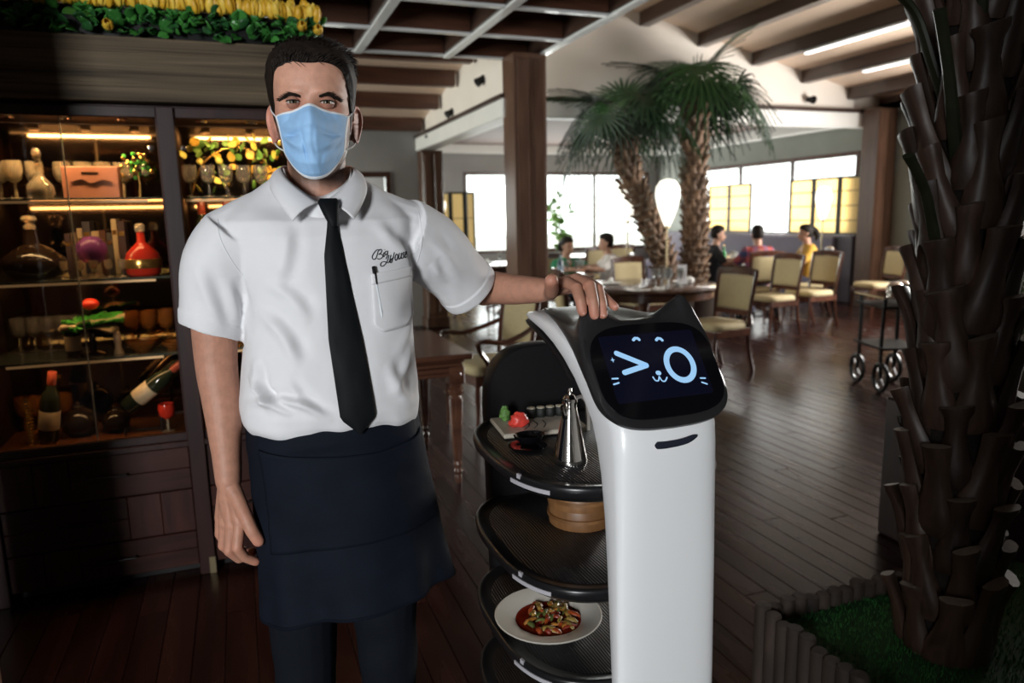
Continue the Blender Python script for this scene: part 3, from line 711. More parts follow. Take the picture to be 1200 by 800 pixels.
# his left arm (reaching) and hand on the robot
AR = [(.190, .006, 1.468), (.290, .070, 1.418), (.368, .135, 1.343), (.392, .105, 1.342), (.428, .045, 1.341), (.468, -.022, 1.344)]
AR = [tuple(p) for p in catmull(AR, 4)]; chain(body, AR, list(np.interp(np.linspace(0, 5, 21), range(6), [.046, .044, .0395, .0375, .033, .0255])), 28)
FR = [[(.499, -.070, 1.364), (.504, -.118, 1.355), (.503, -.141, 1.332), (.505, -.146, 1.311)], [(.527, -.064, 1.368), (.532, -.120, 1.359), (.529, -.144, 1.330), (.531, -.147, 1.303)],
      [(.550, -.056, 1.362), (.556, -.107, 1.350), (.553, -.131, 1.325), (.552, -.140, 1.302)], [(.566, -.048, 1.352), (.573, -.085, 1.336), (.579, -.106, 1.324), (.587, -.122, 1.313)]]
TR_ = [(.474, -.050, 1.340), (.463, -.085, 1.348), (.453, -.112, 1.364), (.4465, -.130, 1.374)]
hand(AR[-1], FR, TR_, fs=1.2)
V, F = remesh(body, .0019, 5, .5)
# skin tone: stubble on the jaw, redder ears, knuckles and finger tips
x, y, z = V[:, 0] - CX, V[:, 1], V[:, 2]
tone = np.tile(np.array([.56, .295, .205]), (len(V), 1))
arm = np.clip((np.abs(x) - .12) / .03, 0, 1)[:, None]; tone = tone * (1 - arm) + np.array([.43, .215, .145]) * arm
def mixc(w, c):
    global tone
    w = np.clip(w, 0, 1)[:, None]; tone = tone * (1 - w) + np.array(c) * w
ishead = (np.abs(x) < .12) & (z > 1.5)
side = np.clip((np.abs(x) - .045) / .012, 0, 1) * np.clip((.012 - y) / .02, 0, 1) * np.clip((1.683 - z) / .02, 0, 1)
jaw = np.clip((1.648 - z) / .02, 0, 1) * np.clip((.02 - y) / .03, 0, 1) * np.clip((z - 1.545) / .03, 0, 1)
mixc(ishead * np.maximum(side, jaw) * .85, (.045, .027, .020))
mixc(ishead * np.exp(-((np.abs(x) - .08) / .012) ** 2) * ((z > 1.64) & (z < 1.72)) * .5, (.56, .20, .15))
mixc(ishead * np.exp(-((np.abs(x) - .030) / .017) ** 2 - ((z - 1.703) / .010) ** 2) * (y < -.04) * .5, (.36, .15, .11))
mixc(ishead * np.exp(-((np.abs(x) - .035) / .018) ** 2 - ((z - 1.688) / .008) ** 2) * (y < -.04) * .35, (.60, .24, .18))
for f in FL + FR + [TL, TR_]:
    for p, r_, w_ in ((f[-1], .016, .6), (f[1], .012, .35)):
        mixc(np.exp(-((V - np.array(p)) ** 2).sum(1) / r_ ** 2) * w_, (.60, .235, .165))
def skinmesh(name, V, F, mat, parent, tone=None, sharp=180):
    me = bpy.data.meshes.new(name); me.from_pydata([tuple(p) for p in V], [], F); me.shade_smooth()
    if tone is not None:
        a = me.color_attributes.new('tone', 'FLOAT_COLOR', 'POINT'); a.data.foreach_set('color', np.hstack([tone, np.ones((len(V), 1))]).ravel())
    return link(name, me, mat, parent)
bodyo = skinmesh('body', V, F, 'skin', man, tone)
body_bvh = BVHTree.FromPolygons([tuple(p) for p in V], F)
# ---- nails
nail_m = pm('nail', (.62, .34, .27), .3)
def nail(p0, p1, nrm, r):
    p0, p1 = Vector(p0), Vector(p1); t = (p1 - p0).normalized(); n_ = Vector(nrm); n_ = (n_ - t * n_.dot(t)).normalized(); w_ = t.cross(n_)
    m_ = MB(); m_.sphere((0, 0, 0), 1, 10, 6); c = p1 + n_ * r * .80 + t * r * .15
    m_.v = [tuple(c + t * q[2] * .0062 + w_ * q[0] * .0046 + n_ * q[1] * .0016) for q in [Vector(v) for v in m_.v]]
    m_.build('fingernail', nail_m, bodyo, sharp=180)
for f, s_ in zip(FR, (1, 1.04, .98, .86)): nail(f[2], f[3], (0, -1, .35), .0092 * s_)
nail(TL[2], TL[3], (.25, -1, .1), .0092)
# ---- eyes
EYE_Z = 1.7062
for sx in (-1, 1):
    c = Vector((sx * .0292, -.0795, EYE_Z)); r_ = .0118
    def eball(r, a0, a1, m_=10, n_=20):
        mm = MB(); rg = []
        for i in range(m_ + 1):
            a = lerp(a0, a1, i / m_)
            rg.append([to_head(c + Vector((r * math.sin(a) * math.cos(2 * PI * k / n_), -r * math.cos(a), r * math.sin(a) * math.sin(2 * PI * k / n_)))) for k in range(n_)])
        mm.loft(rg); return mm
    e = eball(r_, .001, PI * .98).build('eye', pm('sclera', (.42, .37, .34), .25), man, sharp=180)
    eball(r_ + .0003, .01, .57, 5).build('iris', pm('iris', (.07, .055, .03), .15), e, sharp=180)
    eball(r_ + .0006, .01, .21, 3).build('pupil', pm('pupil', (.004, .004, .004), .05), e, sharp=180)
    for up in (1, -1):
        mm = MB(); rg = []
        for i in range(13):
            lon = lerp(-1.35, 1.35, i / 12); edge = (.20 if up > 0 else .25) * max(0, math.cos(lon * 1.12)) ** .8 - .03 * up * sx * lon
            row = []
            for j in range(7):
                lat = up * lerp(edge, 1.35, j / 6); R2 = r_ + .0012 + (.0006 if j == 0 else 0)
                row.append(to_head(c + Vector((R2 * math.cos(lat) * math.sin(lon), -R2 * math.cos(lat) * math.cos(lon), R2 * math.sin(lat)))))
            rg.append(row)
        mm.loft(rg, caps=False, closed=False)
        me = mm.mesh('eyelid', True, 180); a = me.color_attributes.new('tone', 'FLOAT_COLOR', 'POINT'); a.data.foreach_set('color', np.tile([.36, .17, .12, 1], len(me.vertices)).ravel())
        link('eyelid', me, 'skin', man)
    # lash line
    mm = MB(); mm.tube([to_head(c + Vector(((r_ + .0018) * math.cos(.22 * max(0, math.cos(l * 1.12)) ** .8) * math.sin(l), -(r_ + .0018) * math.cos(l), (r_ + .0018) * math.sin(.21 * max(0, math.cos(l * 1.12)) ** .8)))) for l in np.linspace(-1.15, 1.15, 12)], .0009, 5)
    mm.build('eyelashes', 'hair_dark', man)
# ---- hair, eyebrows: strands rooted on the skin
def hairline(phi):
    a = abs(math.degrees(phi)); return interp(a, [0, 18, 36, 46, 54, 62, 72, 80, 88, 100, 115, 140, 180], [1.772, 1.774, 1.772, 1.764, 1.750, 1.728, 1.685, 1.662, 1.70, 1.71, 1.66, 1.625, 1.615])
hair = MB(); cap = []
for i in range(37):
    row = []
    for k in range(72):
        phi = 2 * PI * k / 72; ph = phi if phi < PI else phi - 2 * PI
        h0 = hairline(ph); z = lerp(h0, 1.827, (i / 36) ** .8); t = i / 36
        off = .0008 + .0062 * min(1, t * 4) + .0022 * mnoise.noise(Vector((ph * 5, z * 60, 3)))
        p = head_pt(phi, min(z, 1.8272), off); p.z += .001 * max(0, (z - 1.79) / .037)
        row.append(to_head(p))
    cap.append(row)
hair.loft(cap, caps=True)
random.seed(11)
def strand(mb_, p, d, L, r, curl, sag=0.):
    pts = [p]; q = Vector(p); dd = Vector(d).normalized()
    for i in range(4):
        dd = (dd + curl * .35 + Vector((random.uniform(-.12, .12), random.uniform(-.12, .12), random.uniform(-.12, .12))) + Vector((0, 0, -sag))).normalized(); q = q + dd * L / 4; pts.append(q.copy())
    mb_.tube(pts, [r, r * 1.05, r * .9, r * .6, r * .12], 4, caps=False)
for i in range(3600):
    phi = random.uniform(-PI, PI); h0 = hairline(phi); u = random.random()
    z = lerp(h0 + .001, 1.826, u ** 1.25)
    if 1.22 < abs(phi) < 1.85 and z < 1.725: continue
    p = head_pt(phi, z, .003)
    n_ = (head_pt(phi, z, .012) - head_pt(phi, z, .0)).normalized(); 
    if z > 1.80: n_ = (n_ * .5 + Vector((0, 0, 1))).normalized()
    a = abs(phi); top = max(0, min(1, (z - 1.755) / .04))
    sweep = Vector((.12 * math.sin(phi * 1) + .22, .55, .28)) * top + Vector((0, .45, -.9)) * (1 - top)
    d = n_ * (.16 * top + .06) + sweep * .8
    L = lerp(.012, .021, top) * random.uniform(.7, 1.15)
    if a < .9 and z < h0 + .012: L *= .7; d = n_ * .55 + Vector((.2 * math.sin(phi * 3) + .45, .25, .55))
    strand(hair, to_head(p), hp(d) + Vector((0, 0, d.z)), L, random.uniform(.0008, .0014), hp(sweep) * .25 + Vector((0, 0, -.25 * top)))
for (x0, L, cz) in ((-.018, .022, -.9), (-.012, .02, -.8), (.012, .014, -.4), (-.03, .014, -.6)):
    p = head_pt(x0 / .07, 1.775, .004); strand(hair, to_head(p), Vector((.7, -.3, -.3)), L, .0006, Vector((.4, 0, cz)))
o = hair.build('hair', 'hair_dark', man, sharp=180)
def on_body(x, z, off=0., y0=-.4):
    h = body_bvh.ray_cast(Vector((x, y0, z)), Vector((0, 1, 0)))
    return (h[0] + h[1] * off) if h[0] else Vector((x, -.08, z))
for pts in ([(-.0405, 1.7110), (-.031, 1.7165), (-.017, 1.7180), (-.0045, 1.7150)], [(.026, 1.7155), (.038, 1.7185), (.052, 1.7170), (.0640, 1.7110)]):
    eb = MB(); P_ = catmull([(a, 0, b) for a, b in pts], 8); n_ = len(P_)
    w_ = [.0014 + .0028 * math.sin(PI * min(.95, max(.06, i / (n_ - 1)))) for i in range(n_)]
    rg = []
    for i, p in enumerate(P_):
        rg.append([on_body(p.x, p.z + w_[i] * c_, o_) for c_, o_ in ((-1, -.001), (-.5, .0012), (0, .0018), (.5, .0012), (1, -.001))])
    eb.loft(rg, caps=False, closed=False)
    sgn = 1 if pts[0][0] > .02 else -1
    for i in range(90):
        j = random.randrange(n_); q = P_[j]; p = on_body(q.x, q.z + w_[j] * random.uniform(-1, .9), .0006)
        strand(eb, p, Vector((sgn * .9, -.25, .35)), random.uniform(.005, .008), .00045, Vector((sgn * .1, .1, -.1)))
    eb.build('eyebrow', 'hair_dark', man, sharp=180)
# ---- face mask with pleats, white binding and ear loops
def mask_pt(u, v, off=0.):
    """u -1..1 across, v 0 top .. 1 bottom"""
    top = 1.6905 + .0085 * math.exp(-(u / .28) ** 2) - .004 * abs(u) ** 2; bot = 1.573 + .050 * abs(u) ** 2.2
    z = lerp(top, bot, v); hw = lerp(.0645, .0530, max(v, 0.) ** .8); x = hw * u
    yc = interp(v, [0, .12, .28, .45, .62, .8, .93, 1.], [-.1120, -.1245, -.1345, -.1335, -.1290, -.1205, -.1050, -.0900])
    ys = interp(v, [0, .5, 1], [-.050, -.052, -.055]); s = abs(u) ** lerp(1.5, 1.9, v)
    y = lerp(yc, ys, s)
    ridge = math.exp(-(u / .16) ** 2) * math.exp(-((v - .1) / .18) ** 2) * -.003
    pl = .0048 * math.sin(v * 2 * PI * 3.3 + .6 + .9 * u) * (1 - abs(u) ** 4) * (.35 + .65 * abs(u) ** .6) * math.sin(PI * min(1, max(0, v)))
    fold = .0075 * math.exp(-((v - .30 - .18 * abs(u)) / .045) ** 2) * math.exp(-((abs(u) - .58) / .25) ** 2) - .0068 * math.exp(-((v - .63 + .14 * abs(u)) / .05) ** 2) * math.exp(-((abs(u) - .55) / .28) ** 2) + .0055 * math.exp(-((u + .33 - .22 * v) / .05) ** 2) * math.exp(-((v - .6) / .22) ** 2)
    wr = .0022 * mnoise.noise(Vector((u * 3.5, v * 4, 1.7))) + .0012 * mnoise.noise(Vector((u * 9, v * 7, 5)))
    p = to_head((x, y + ridge + pl + fold + wr, z))
    if abs(u) < 1.02 and .0 <= v < .95:
        h = body_bvh.ray_cast(Vector((p.x, -.4, p.z)), Vector((0, 1, 0)))
        if h[0] and h[0].y < .0: p.y = min(p.y, h[0].y - .0022)
    p.y -= off; return p
def sheet(rows, th, flip=1):
    """grid of points -> thin closed sheet thickened inwards"""
    R_, C_ = len(rows), len(rows[0]); A = np.array([[tuple(p) for p in r] for r in rows])
    du = np.gradient(A, axis=1); dv = np.gradient(A, axis=0); N_ = np.cross(du, dv); N_ /= np.linalg.norm(N_, axis=2, keepdims=True) + 1e-12
    B = A + N_ * th * flip; V_ = [tuple(p) for p in A.reshape(-1, 3)] + [tuple(p) for p in B.reshape(-1, 3)]; n_ = R_ * C_; F_ = []
    for i in range(R_ - 1):
        for j in range(C_ - 1):
            a, b, c, d = i * C_ + j, i * C_ + j + 1, (i + 1) * C_ + j + 1, (i + 1) * C_ + j
            F_.append([a, b, c, d]); F_.append([n_ + d, n_ + c, n_ + b, n_ + a])
    def edge(seq):
        for a, b in zip(seq[:-1], seq[1:]): F_.append([a, b, n_ + b, n_ + a])
    edge([j for j in range(C_)]); edge([(R_ - 1) * C_ + j for j in range(C_)]); edge([i * C_ for i in range(R_)]); edge([i * C_ + C_ - 1 for i in range(R_)])
    m_ = MB(); m_.add(V_, F_); return m_
US = np.linspace(-1, 1, 65); VS_ = np.linspace(0, 1, 65)
mask = sheet([[mask_pt(u, v) for u in US] for v in VS_], .0012, -1).build('face_mask', 'mask_blue', man, sharp=180)
for v0, v1, nm in ((-.004, .030, 'binding'), (.968, 1.004, 'binding')):
    sheet([[mask_pt(u, v, .0007) for u in US] for v in np.linspace(v0, v1, 5)], .0012, -1).build(nm, 'mask_white', mask, sharp=180)
for s_ in (-1, 1):
    sheet([[mask_pt(s_ * u, v, .0007) for u in np.linspace(.955, 1.01, 4)] for v in np.linspace(0, 1, 30)], .0012, -s_).build('binding', 'mask_white', mask, sharp=180)
    a, b = mask_pt(s_, .02), mask_pt(s_, .97); ear_t = to_head((s_ * .0765, .006, 1.7125)); ear_b = to_head((s_ * .0765, .012, 1.652)); bk = to_head((s_ * .0735, .022, 1.682))
    m_ = MB(); m_.tube(catmull([a, a.lerp(ear_t, .5) + Vector((s_ * .004, 0, .001)), ear_t, bk, ear_b, b.lerp(ear_b, .5) + Vector((s_ * .004, 0, -.002)), b], 6), .0013, 6); m_.build('ear_loop', 'mask_white', mask)
# ---- shirt
TZS = [1.080, 1.092, 1.104, 1.118, 1.14, 1.20, 1.28, 1.36, 1.42, 1.47, 1.50, 1.525, 1.55, 1.575, 1.592]
TC = [.02, .02, .019, .018, .018, .020, .025, .030, .025, .02, .02, .02, .02, .02, .02]
TA = [.145, .158, .170, .1755, .1765, .171, .164, .161, .168, .182, .186, .166, .128, .092, .070]
TF = [.100, .113, .130, .1385, .143, .137, .128, .124, .121, .112, .098, .084, .071, .061, .055]
TB = [.09, .10, .108, .112, .115, .118, .12, .125, .125, .12, .112, .102, .092, .083, .075]
sh_ = MB(); rings = []
for z in np.linspace(1.080, 1.592, 90):
    cx, a, f, b = (interp(z, TZS, q) for q in (TC, TA, TF, TB)); r = []
    for k in range(96):
        c, s = math.cos(2 * PI * k / 96), math.sin(2 * PI * k / 96); n = 2.5
        dz = -.055 * max(0, c) ** 1.5 * min(1, max(0, (z - 1.50) / .09)) * 1.0
        r.append((cx + a * math.copysign(abs(s) ** (2 / n), s), -(f if c > 0 else b) * math.copysign(abs(c) ** (2 / n), c) + .005, z + dz))
    rings.append(r)
sh_.loft(rings)
def sleeve(cs, rr, hem_n, ry=1.0, depth=.045, wall=.0065):
    """cs centres, rr radii; hem plane normal given at the end; hollow at the cuff"""
    cs = [Vector(c) for c in cs]; C2 = catmull(cs, 5); n_ = len(C2); rings = []
    rad_ = [interp(i / (n_ - 1), np.linspace(0, 1, len(rr)), rr) for i in range(n_)]
    hn = Vector(hem_n).normalized()
    def ring(c, t, r):
        u = Vector((0, 1, 0)); u = (u - t * u.dot(t)).normalized(); w = t.cross(u)
        return [c + u * math.cos(2 * PI * k / 48) * r * ry + w * math.sin(2 * PI * k / 48) * r for k in range(48)]
    ax = []
    for i in range(n_):
        t = (C2[min(i + 1, n_ - 1)] - C2[max(i - 1, 0)]).normalized(); t = t.lerp(hn, (i / (n_ - 1)) ** 1.5).normalized(); ax.append(t); rings.append(ring(C2[i], t, rad_[i]))
    rings.append(ring(C2[-1], ax[-1], rad_[-1] - wall)); rings.append(ring(C2[-1] - ax[-1] * depth, ax[-1], rad_[-1] - wall))
    sh_.loft(rings); return C2, ax, rad_
SL = sleeve([(-.130, .005, 1.470), (-.168, .008, 1.420), (-.185, .010, 1.350), (-.196, .012, 1.292)], [.072, .072, .062, .0575], (-.36, -.05, -.93), 1.12)
SR = sleeve([(.175, .0, 1.470), (.235, .03, 1.437), (.295, .072, 1.385), (.338, .102, 1.340)], [.074, .074, .069, .066], (.62, .35, -.68), 1.0)
chain(sh_, [(CX - .065, .008, 1.532), (-.085, .008, 1.508), (-.150, .008, 1.470), (-.172, .008, 1.430)], [.042, .050, .058, .062], 20)
chain(sh_, [(CX + .065, .008, 1.532), (.125, .008, 1.508), (.192, .006, 1.474), (.235, .03, 1.440)], [.042, .050, .060, .064], 20)
V, F = remesh(sh_, .0028, 11, .5)
me = bpy.data.meshes.new('t'); me.from_pydata([tuple(p) for p in V], [], F); N = np.empty(len(V) * 3); me.vertices.foreach_get('normal', N); N = N.reshape(-1, 3); bpy.data.meshes.remove(me)
def ridge(t, w): return np.exp(-(t / w) ** 2)
x, y, z = V[:, 0] - CX, V[:, 1], V[:, 2]
D = np.zeros(len(V)); front = np.clip(-y / .04, 0, 1)
def seg_fold(a, b, w, amp, bend=0.):
    """soft crease along the segment a-b seen from the front (x,z)"""
    global D
    ax_, az = a; bx, bz = b; dx, dz = bx - ax_, bz - az; L = math.hypot(dx, dz); dx, dz = dx / L, dz / L
    s = (x - ax_) * dx + (z - az) * dz; d = -(x - ax_) * dz + (z - az) * dx - bend * np.sin(np.clip(s / L, 0, 1) * PI)
    env = np.clip(s / (L * .3), 0, 1) * np.clip((L - s) / (L * .3), 0, 1)
    D += amp * env * front * (ridge(d, w) - .7 * ridge(d - 1.7 * w, w * 1.1))
seg_fold((-.150, 1.225), (-.075, 1.150), .007, .0075, -.012); seg_fold((-.135, 1.255), (-.110, 1.150), .008, .007, -.010); seg_fold((-.165, 1.165), (-.02, 1.150), .008, .0065, .018)
seg_fold((-.125, 1.345), (-.06, 1.235), .012, .006, .01); seg_fold((-.110, 1.395), (-.035, 1.315), .012, .0045, .01); seg_fold((-.085, 1.215), (-.005, 1.135), .009, .004, -.01)
seg_fold((-.06, 1.50), (-.09, 1.38), .012, .0035, .005); seg_fold((.10, 1.235), (.155, 1.130), .012, .005, -.01); seg_fold((.165, 1.30), (.10, 1.16), .012, .0045, .012); seg_fold((.165, 1.36), (.12, 1.24), .012, .004, .01); seg_fold((.13, 1.47), (.165, 1.37), .010, .0045, .006); seg_fold((.09, 1.50), (.15, 1.40), .012, .003, .006)
seg_fold((-.225, 1.43), (-.19, 1.30), .012, .004, .0); seg_fold((-.175, 1.40), (-.165, 1.29), .010, .0045, .004)
seg_fold((.20, 1.46), (.285, 1.36), .012, .004, .006); seg_fold((.205, 1.41), (.27, 1.34), .009, .005, -.004); seg_fold((.19, 1.385), (.24, 1.325), .008, .004, .0)
# gathers above the waist
gather = np.clip((1.165 - z) / .05, 0, 1)
D += gather * (.0016 * np.sin(np.arctan2(x, -y) * 7 + 2.2 * np.sin(z * 40)) + .0008 * np.sin(np.arctan2(x, -y) * 15 + 1))
nz = np.array([mnoise.noise(Vector((p[0] * 11, p[1] * 11, p[2] * 7))) for p in V]); nz2 = np.array([mnoise.noise(Vector((p[0] * 26 + 3, p[1] * 26, p[2] * 15))) for p in V])
D *= 1.35; D += nz * .0040 + nz2 * .0016
# seams: armhole and cuff stitch lines, sunk a little
V = V + N * D[:, None]
# cuffs turned up as a slightly proud band
for (C2, ax, rad_) in (SL, SR):
    c = np.array(C2[-1]); t = np.array(ax[-1]); s = (V - c) @ t; rr_ = np.linalg.norm((V - c) - s[:, None] * t, axis=1)
    inz = (rr_ < .085) & (s > -.030) & (s < .01) & (rr_ > .052) & (np.abs(V[:, 0] - CX) > .13)
    w_ = np.clip((s + .030) / .003, 0, 1) * inz
    V = V + ((V - c) - s[:, None] * t) / (rr_[:, None] + 1e-9) * (w_ * .0022)[:, None]
shirt = skinmesh('shirt', V, F, 'shirt', man)
sbvh = BVHTree.FromPolygons([tuple(p) for p in V], F)
def on_shirt(x, z, off=0.):
    h = sbvh.ray_cast(Vector((x, -.5, z)), Vector((0, 1, 0)))
    return Vector((h[0].x, h[0].y - off, h[0].z)) if h[0] else Vector((x, -.1 - off, z))
# stitched seams along armholes and cuffs
def seam(pts, r=.0009):
    m_ = MB(); m_.tube(pts, r, 5); m_.build('seam', 'shirt', shirt, sharp=180)
for pts in ([(-.163, 1.505), (-.158, 1.47), (-.142, 1.43), (-.122, 1.395)], [(.205, 1.510), (.206, 1.48), (.202, 1.44), (.192, 1.395)]):
    seam([on_shirt(a, b, .0004) for a, _, b in catmull([(p[0], 0, p[1]) for p in pts], 8)])
# ---- collar
def collar(sx):
    T = catmull([(0, .074, 1.607), (.045, .055, 1.606), (.0665, .010, 1.601), (.058, -.045, 1.578), (.030, -.078, 1.551), (.006, -.092, 1.533)], 6)
    B = catmull([(0, .094, 1.570), (.060, .075, 1.568), (.0875, .010, 1.566), (.087, -.045, 1.553), (.074, -.085, 1.530), (.054, -.117, 1.500)], 6)
    rows = []
    for j in range(7):
        t = j / 6; row = []
        for a, b in zip(T, B):
            p = a.lerp(b, t); out = Vector((p.x, p.y - .0, 0)); out = out.normalized() if out.length > 1e-5 else Vector((0, 1, 0))
            p = p + out * .007 * math.sin(PI * t) + Vector((0, 0, .004 * math.sin(PI * t)))
            row.append(Vector((CX + sx * p.x, p.y, p.z)))
        rows.append(row)
    return sheet(rows, .0022, -sx).build('collar', 'shirt', shirt, sharp=180)
collar(-1); collar(1)
m_ = MB(); m_.loft([[Vector((CX + r_ * math.sin(a), -(.088 + r_ - .0635) * math.cos(a) * (1 if math.cos(a) > 0 else .9) + .004, z_ - .066 * max(0, math.cos(a)) ** 1.3)) for a in np.linspace(0, 2 * PI, 48, endpoint=False)] for z_, r_ in ((1.560, .0655), (1.598, .0635), (1.598, .0610), (1.560, .0630))], wrap=True); m_.build('collar_band', 'shirt', shirt, sharp=60)
# ---- pocket, pen, stitched name
def pocket_grid(x0, z0, x1, z1, zt, off, n=14, m=16, cut=.018):
    rows = []
    for i in range(m + 1):
        v = i / m; row = []
        for j in range(n + 1):
            u = j / n; ztop = zt + .008 * u; zb = z1 + .010 * u; x_ = lerp(x0, x1, u) + .001 * v
            d = cut * max(0, abs(u - .5) * 2 - .62) / .38
            row.append(on_shirt(x_, lerp(ztop, zb + d, v), off))
        rows.append(row)
    return rows
pk = sheet(pocket_grid(.097, 0, .180, 1.288, 1.400, .0028), .0022, -1).build('pocket', 'shirt', shirt, sharp=180)
sheet(pocket_grid(.0968, 0, .1802, 1.380, 1.4005, .0042, m=5, cut=0), .0022, -1).build('pocket_hem', 'shirt', pk, sharp=180)
pen = thing('pen', on_shirt(.1065, 1.388, .004), 'clear pen with black clip in the shirt pocket', 'pen'); pen.location = PX + Matrix.Rotation(PRZ, 3, 'Z') @ Vector(pen.location); pen.rotation_euler = (0, rad(-7), PRZ); pen.scale = (.75, .75, .85)
m_ = MB(); m_.lathe([(.001, -.085), (.0018, -.082), (.0036, -.07), (.0036, .022), (.001, .022)], n=10); m_.build('barrel', pm('pen_clear', (.72, .76, .80), .15), pen)
m_ = MB(); m_.lathe([(.0036, .014), (.0042, .015), (.0042, .029), (.0028, .031), (.001, .031)], n=10); m_.build('cap', 'tie', pen)
m_ = MB(); m_.tube([(0, -.004, .026), (0, -.0075, .022), (0, -.0075, .005), (0, -.0065, -.008)], .0013, 6); m_.build('clip', 'tie', pen)
def tx(cx, cy): u, v = 420 + cx / 13.33, 280 + cy / 13.33; return (.1035 + (u - 437) * .00166, 1.4335 - (v - 300) * .00163 + (u - 437) * .00012)
LET = [[(350, 205), (312, 190), (270, 215), (235, 258), (220, 297), (243, 327), (275, 315), (300, 262), (318, 212)], [(318, 212), (360, 190), (376, 215), (350, 250), (322, 262), (365, 265), (386, 295), (360, 325), (322, 332), (298, 318)],
       [(408, 240), (392, 285), (398, 305), (415, 290)], [(421, 203), (424, 208)], [(462, 232), (432, 232), (417, 265), (435, 282), (462, 250), (468, 225), (452, 300), (430, 345)],
       [(478, 290), (455, 365), (410, 425), (358, 447), (340, 415), (368, 383), (410, 382), (445, 402), (472, 402), (490, 370), (512, 292)], [(568, 258), (540, 350), (515, 410), (492, 400), (515, 360), (555, 335)],
       [(602, 288), (580, 318), (574, 368), (593, 387), (614, 352), (617, 308), (602, 288)], [(646, 280), (630, 345), (642, 375), (664, 352), (681, 280), (670, 350), (684, 370)], [(722, 275), (700, 298), (714, 333), (704, 364), (688, 366)], [(733, 330), (764, 310), (771, 275), (752, 280), (733, 328), (740, 364), (768, 352)]]
tm = MB()
for L_ in LET:
    pts = [on_shirt(*tx(p[0], p[2]), .0008) for p in catmull([(a, 0, b) for a, b in L_], 4)]
    tm.tube(pts, .00088, 5)
tg = tm.build('stitched_name', pm('thread_black', (.01, .012, .016), .6), shirt, sharp=180)
# ---- tie
zs = np.linspace(1.497, 1.122, 40); rows_f = []; tie_r = []
for z_ in zs:
    xl = interp(z_, [1.131, 1.284, 1.436, 1.493], [.0265, .0145, .0165, .0265]); xr = interp(z_, [1.139, 1.280, 1.435, 1.493], [.0895, .0745, .0510, .0440])
    if z_ < 1.136: t = (1.136 - z_) / (1.136 - 1.104); xl = lerp(.0265, .061, t); xr = lerp(.0895, .061, t)
    xc, hw = (xl + xr) / 2, (xr - xl) / 2
    yy = min(on_shirt(xc + d * hw, z_).y for d in (-.9, -.4, 0, .4, .9)) - .005
    tie_r.append([xc, hw, yy, z_])
ys = np.array([t[2] for t in tie_r]); ys = np.convolve(np.pad(ys, 3, mode='edge'), np.ones(7) / 7, 'valid'); ys[-8:] = np.minimum(ys[-8:], ys[-9])
rg = []
for (xc, hw, _, z_), yy in zip(tie_r, ys):
    rg.append([Vector((xc + hw * c, yy - .0035 * (1 - c * c) * (1 if s >= 0 else -.6) + .0012 * mnoise.noise(Vector((c * 2, z_ * 18, 0))), z_)) for c, s in [(math.cos(2 * PI * k / 20), math.sin(2 * PI * k / 20)) for k in range(20)]])
xc, hw, yy = tie_r[-1][0], tie_r[-1][1], ys[-1]
rg.append([Vector((.061 + .001 * math.cos(2 * PI * k / 20), yy - .001, 1.1045)) for k in range(20)])
m_ = MB(); m_.loft(rg); tie = m_.build('tie', 'tie', man, sharp=50)
rg = []
for z_, xl, xr, t in ((1.489, .028, .0425, .006), (1.496, .0255, .0445, .010), (1.508, .0200, .0465, .012), (1.522, .0145, .0480, .012), (1.531, .0115, .0485, .010), (1.538, .016, .045, .005)):
    yy = -.110 - .016 * (1.538 - z_) / .04; xc, hw = (xl + xr) / 2, (xr - xl) / 2
    rg.append([Vector((xc + hw * math.copysign(abs(math.cos(a)) ** .7, math.cos(a)), yy + t * math.sin(a), z_)) for a in np.linspace(0, 2 * PI, 24, endpoint=False)])
m_ = MB(); m_.loft(rg); m_.build('knot', 'tie', tie, sharp=60)
# ---- trousers and shoes
tr = MB(); rings = []
for z_, a, f, b in ((1.11, .150, .108, .10), (1.0, .162, .112, .115), (.90, .168, .11, .12), (.84, .162, .10, .11)):
    rings.append([(CX + a * math.sin(2 * PI * k / 40), -(f if math.cos(2 * PI * k / 40) > 0 else b) * math.cos(2 * PI * k / 40) + .01, z_) for k in range(40)])
tr.loft(rings)
LG = {-1: [(-.060, .0, .88), (-.068, -.005, .62), (-.072, .0, .45), (-.078, .02, .25), (-.082, .03, .06)], 1: [(.098, .0, .88), (.104, .0, .62), (.107, .01, .45), (.112, .03, .25), (.116, .04, .06)]}
for s_ in (-1, 1): chain(tr, LG[s_], [.088, .066, .057, .055, .052], 18)
V, F = remesh(tr, .005, 4, .5)
nzv = np.array([mnoise.noise(Vector((p[0] * 9, p[1] * 9, p[2] * 16))) for p in V]); V = V * 1.0; V[:, 1] += nzv * .006; V[:, 0] += nzv * .004
skinmesh('trousers', V, F, 'trouser', man)
for s_ in (-1, 1):
    a = LG[s_][-1]; m_ = MB(); rg = []
    for t, w_, h_ in ((.10, .03, .03), (.07, .038, .07), (0., .040, .085), (-.06, .043, .065), (-.13, .046, .045), (-.18, .038, .035), (-.20, .02, .02)):
        rg.append([(a[0] + w_ * math.cos(2 * PI * k / 20), a[1] + t, max(0.0, h_ * .5 + h_ * .5 * math.sin(2 * PI * k / 20) * 1.0)) for k in range(20)])
    m_.loft(rg); m_.build('shoe', pm('shoe_black', (.01, .01, .01), .3), man, sharp=60)
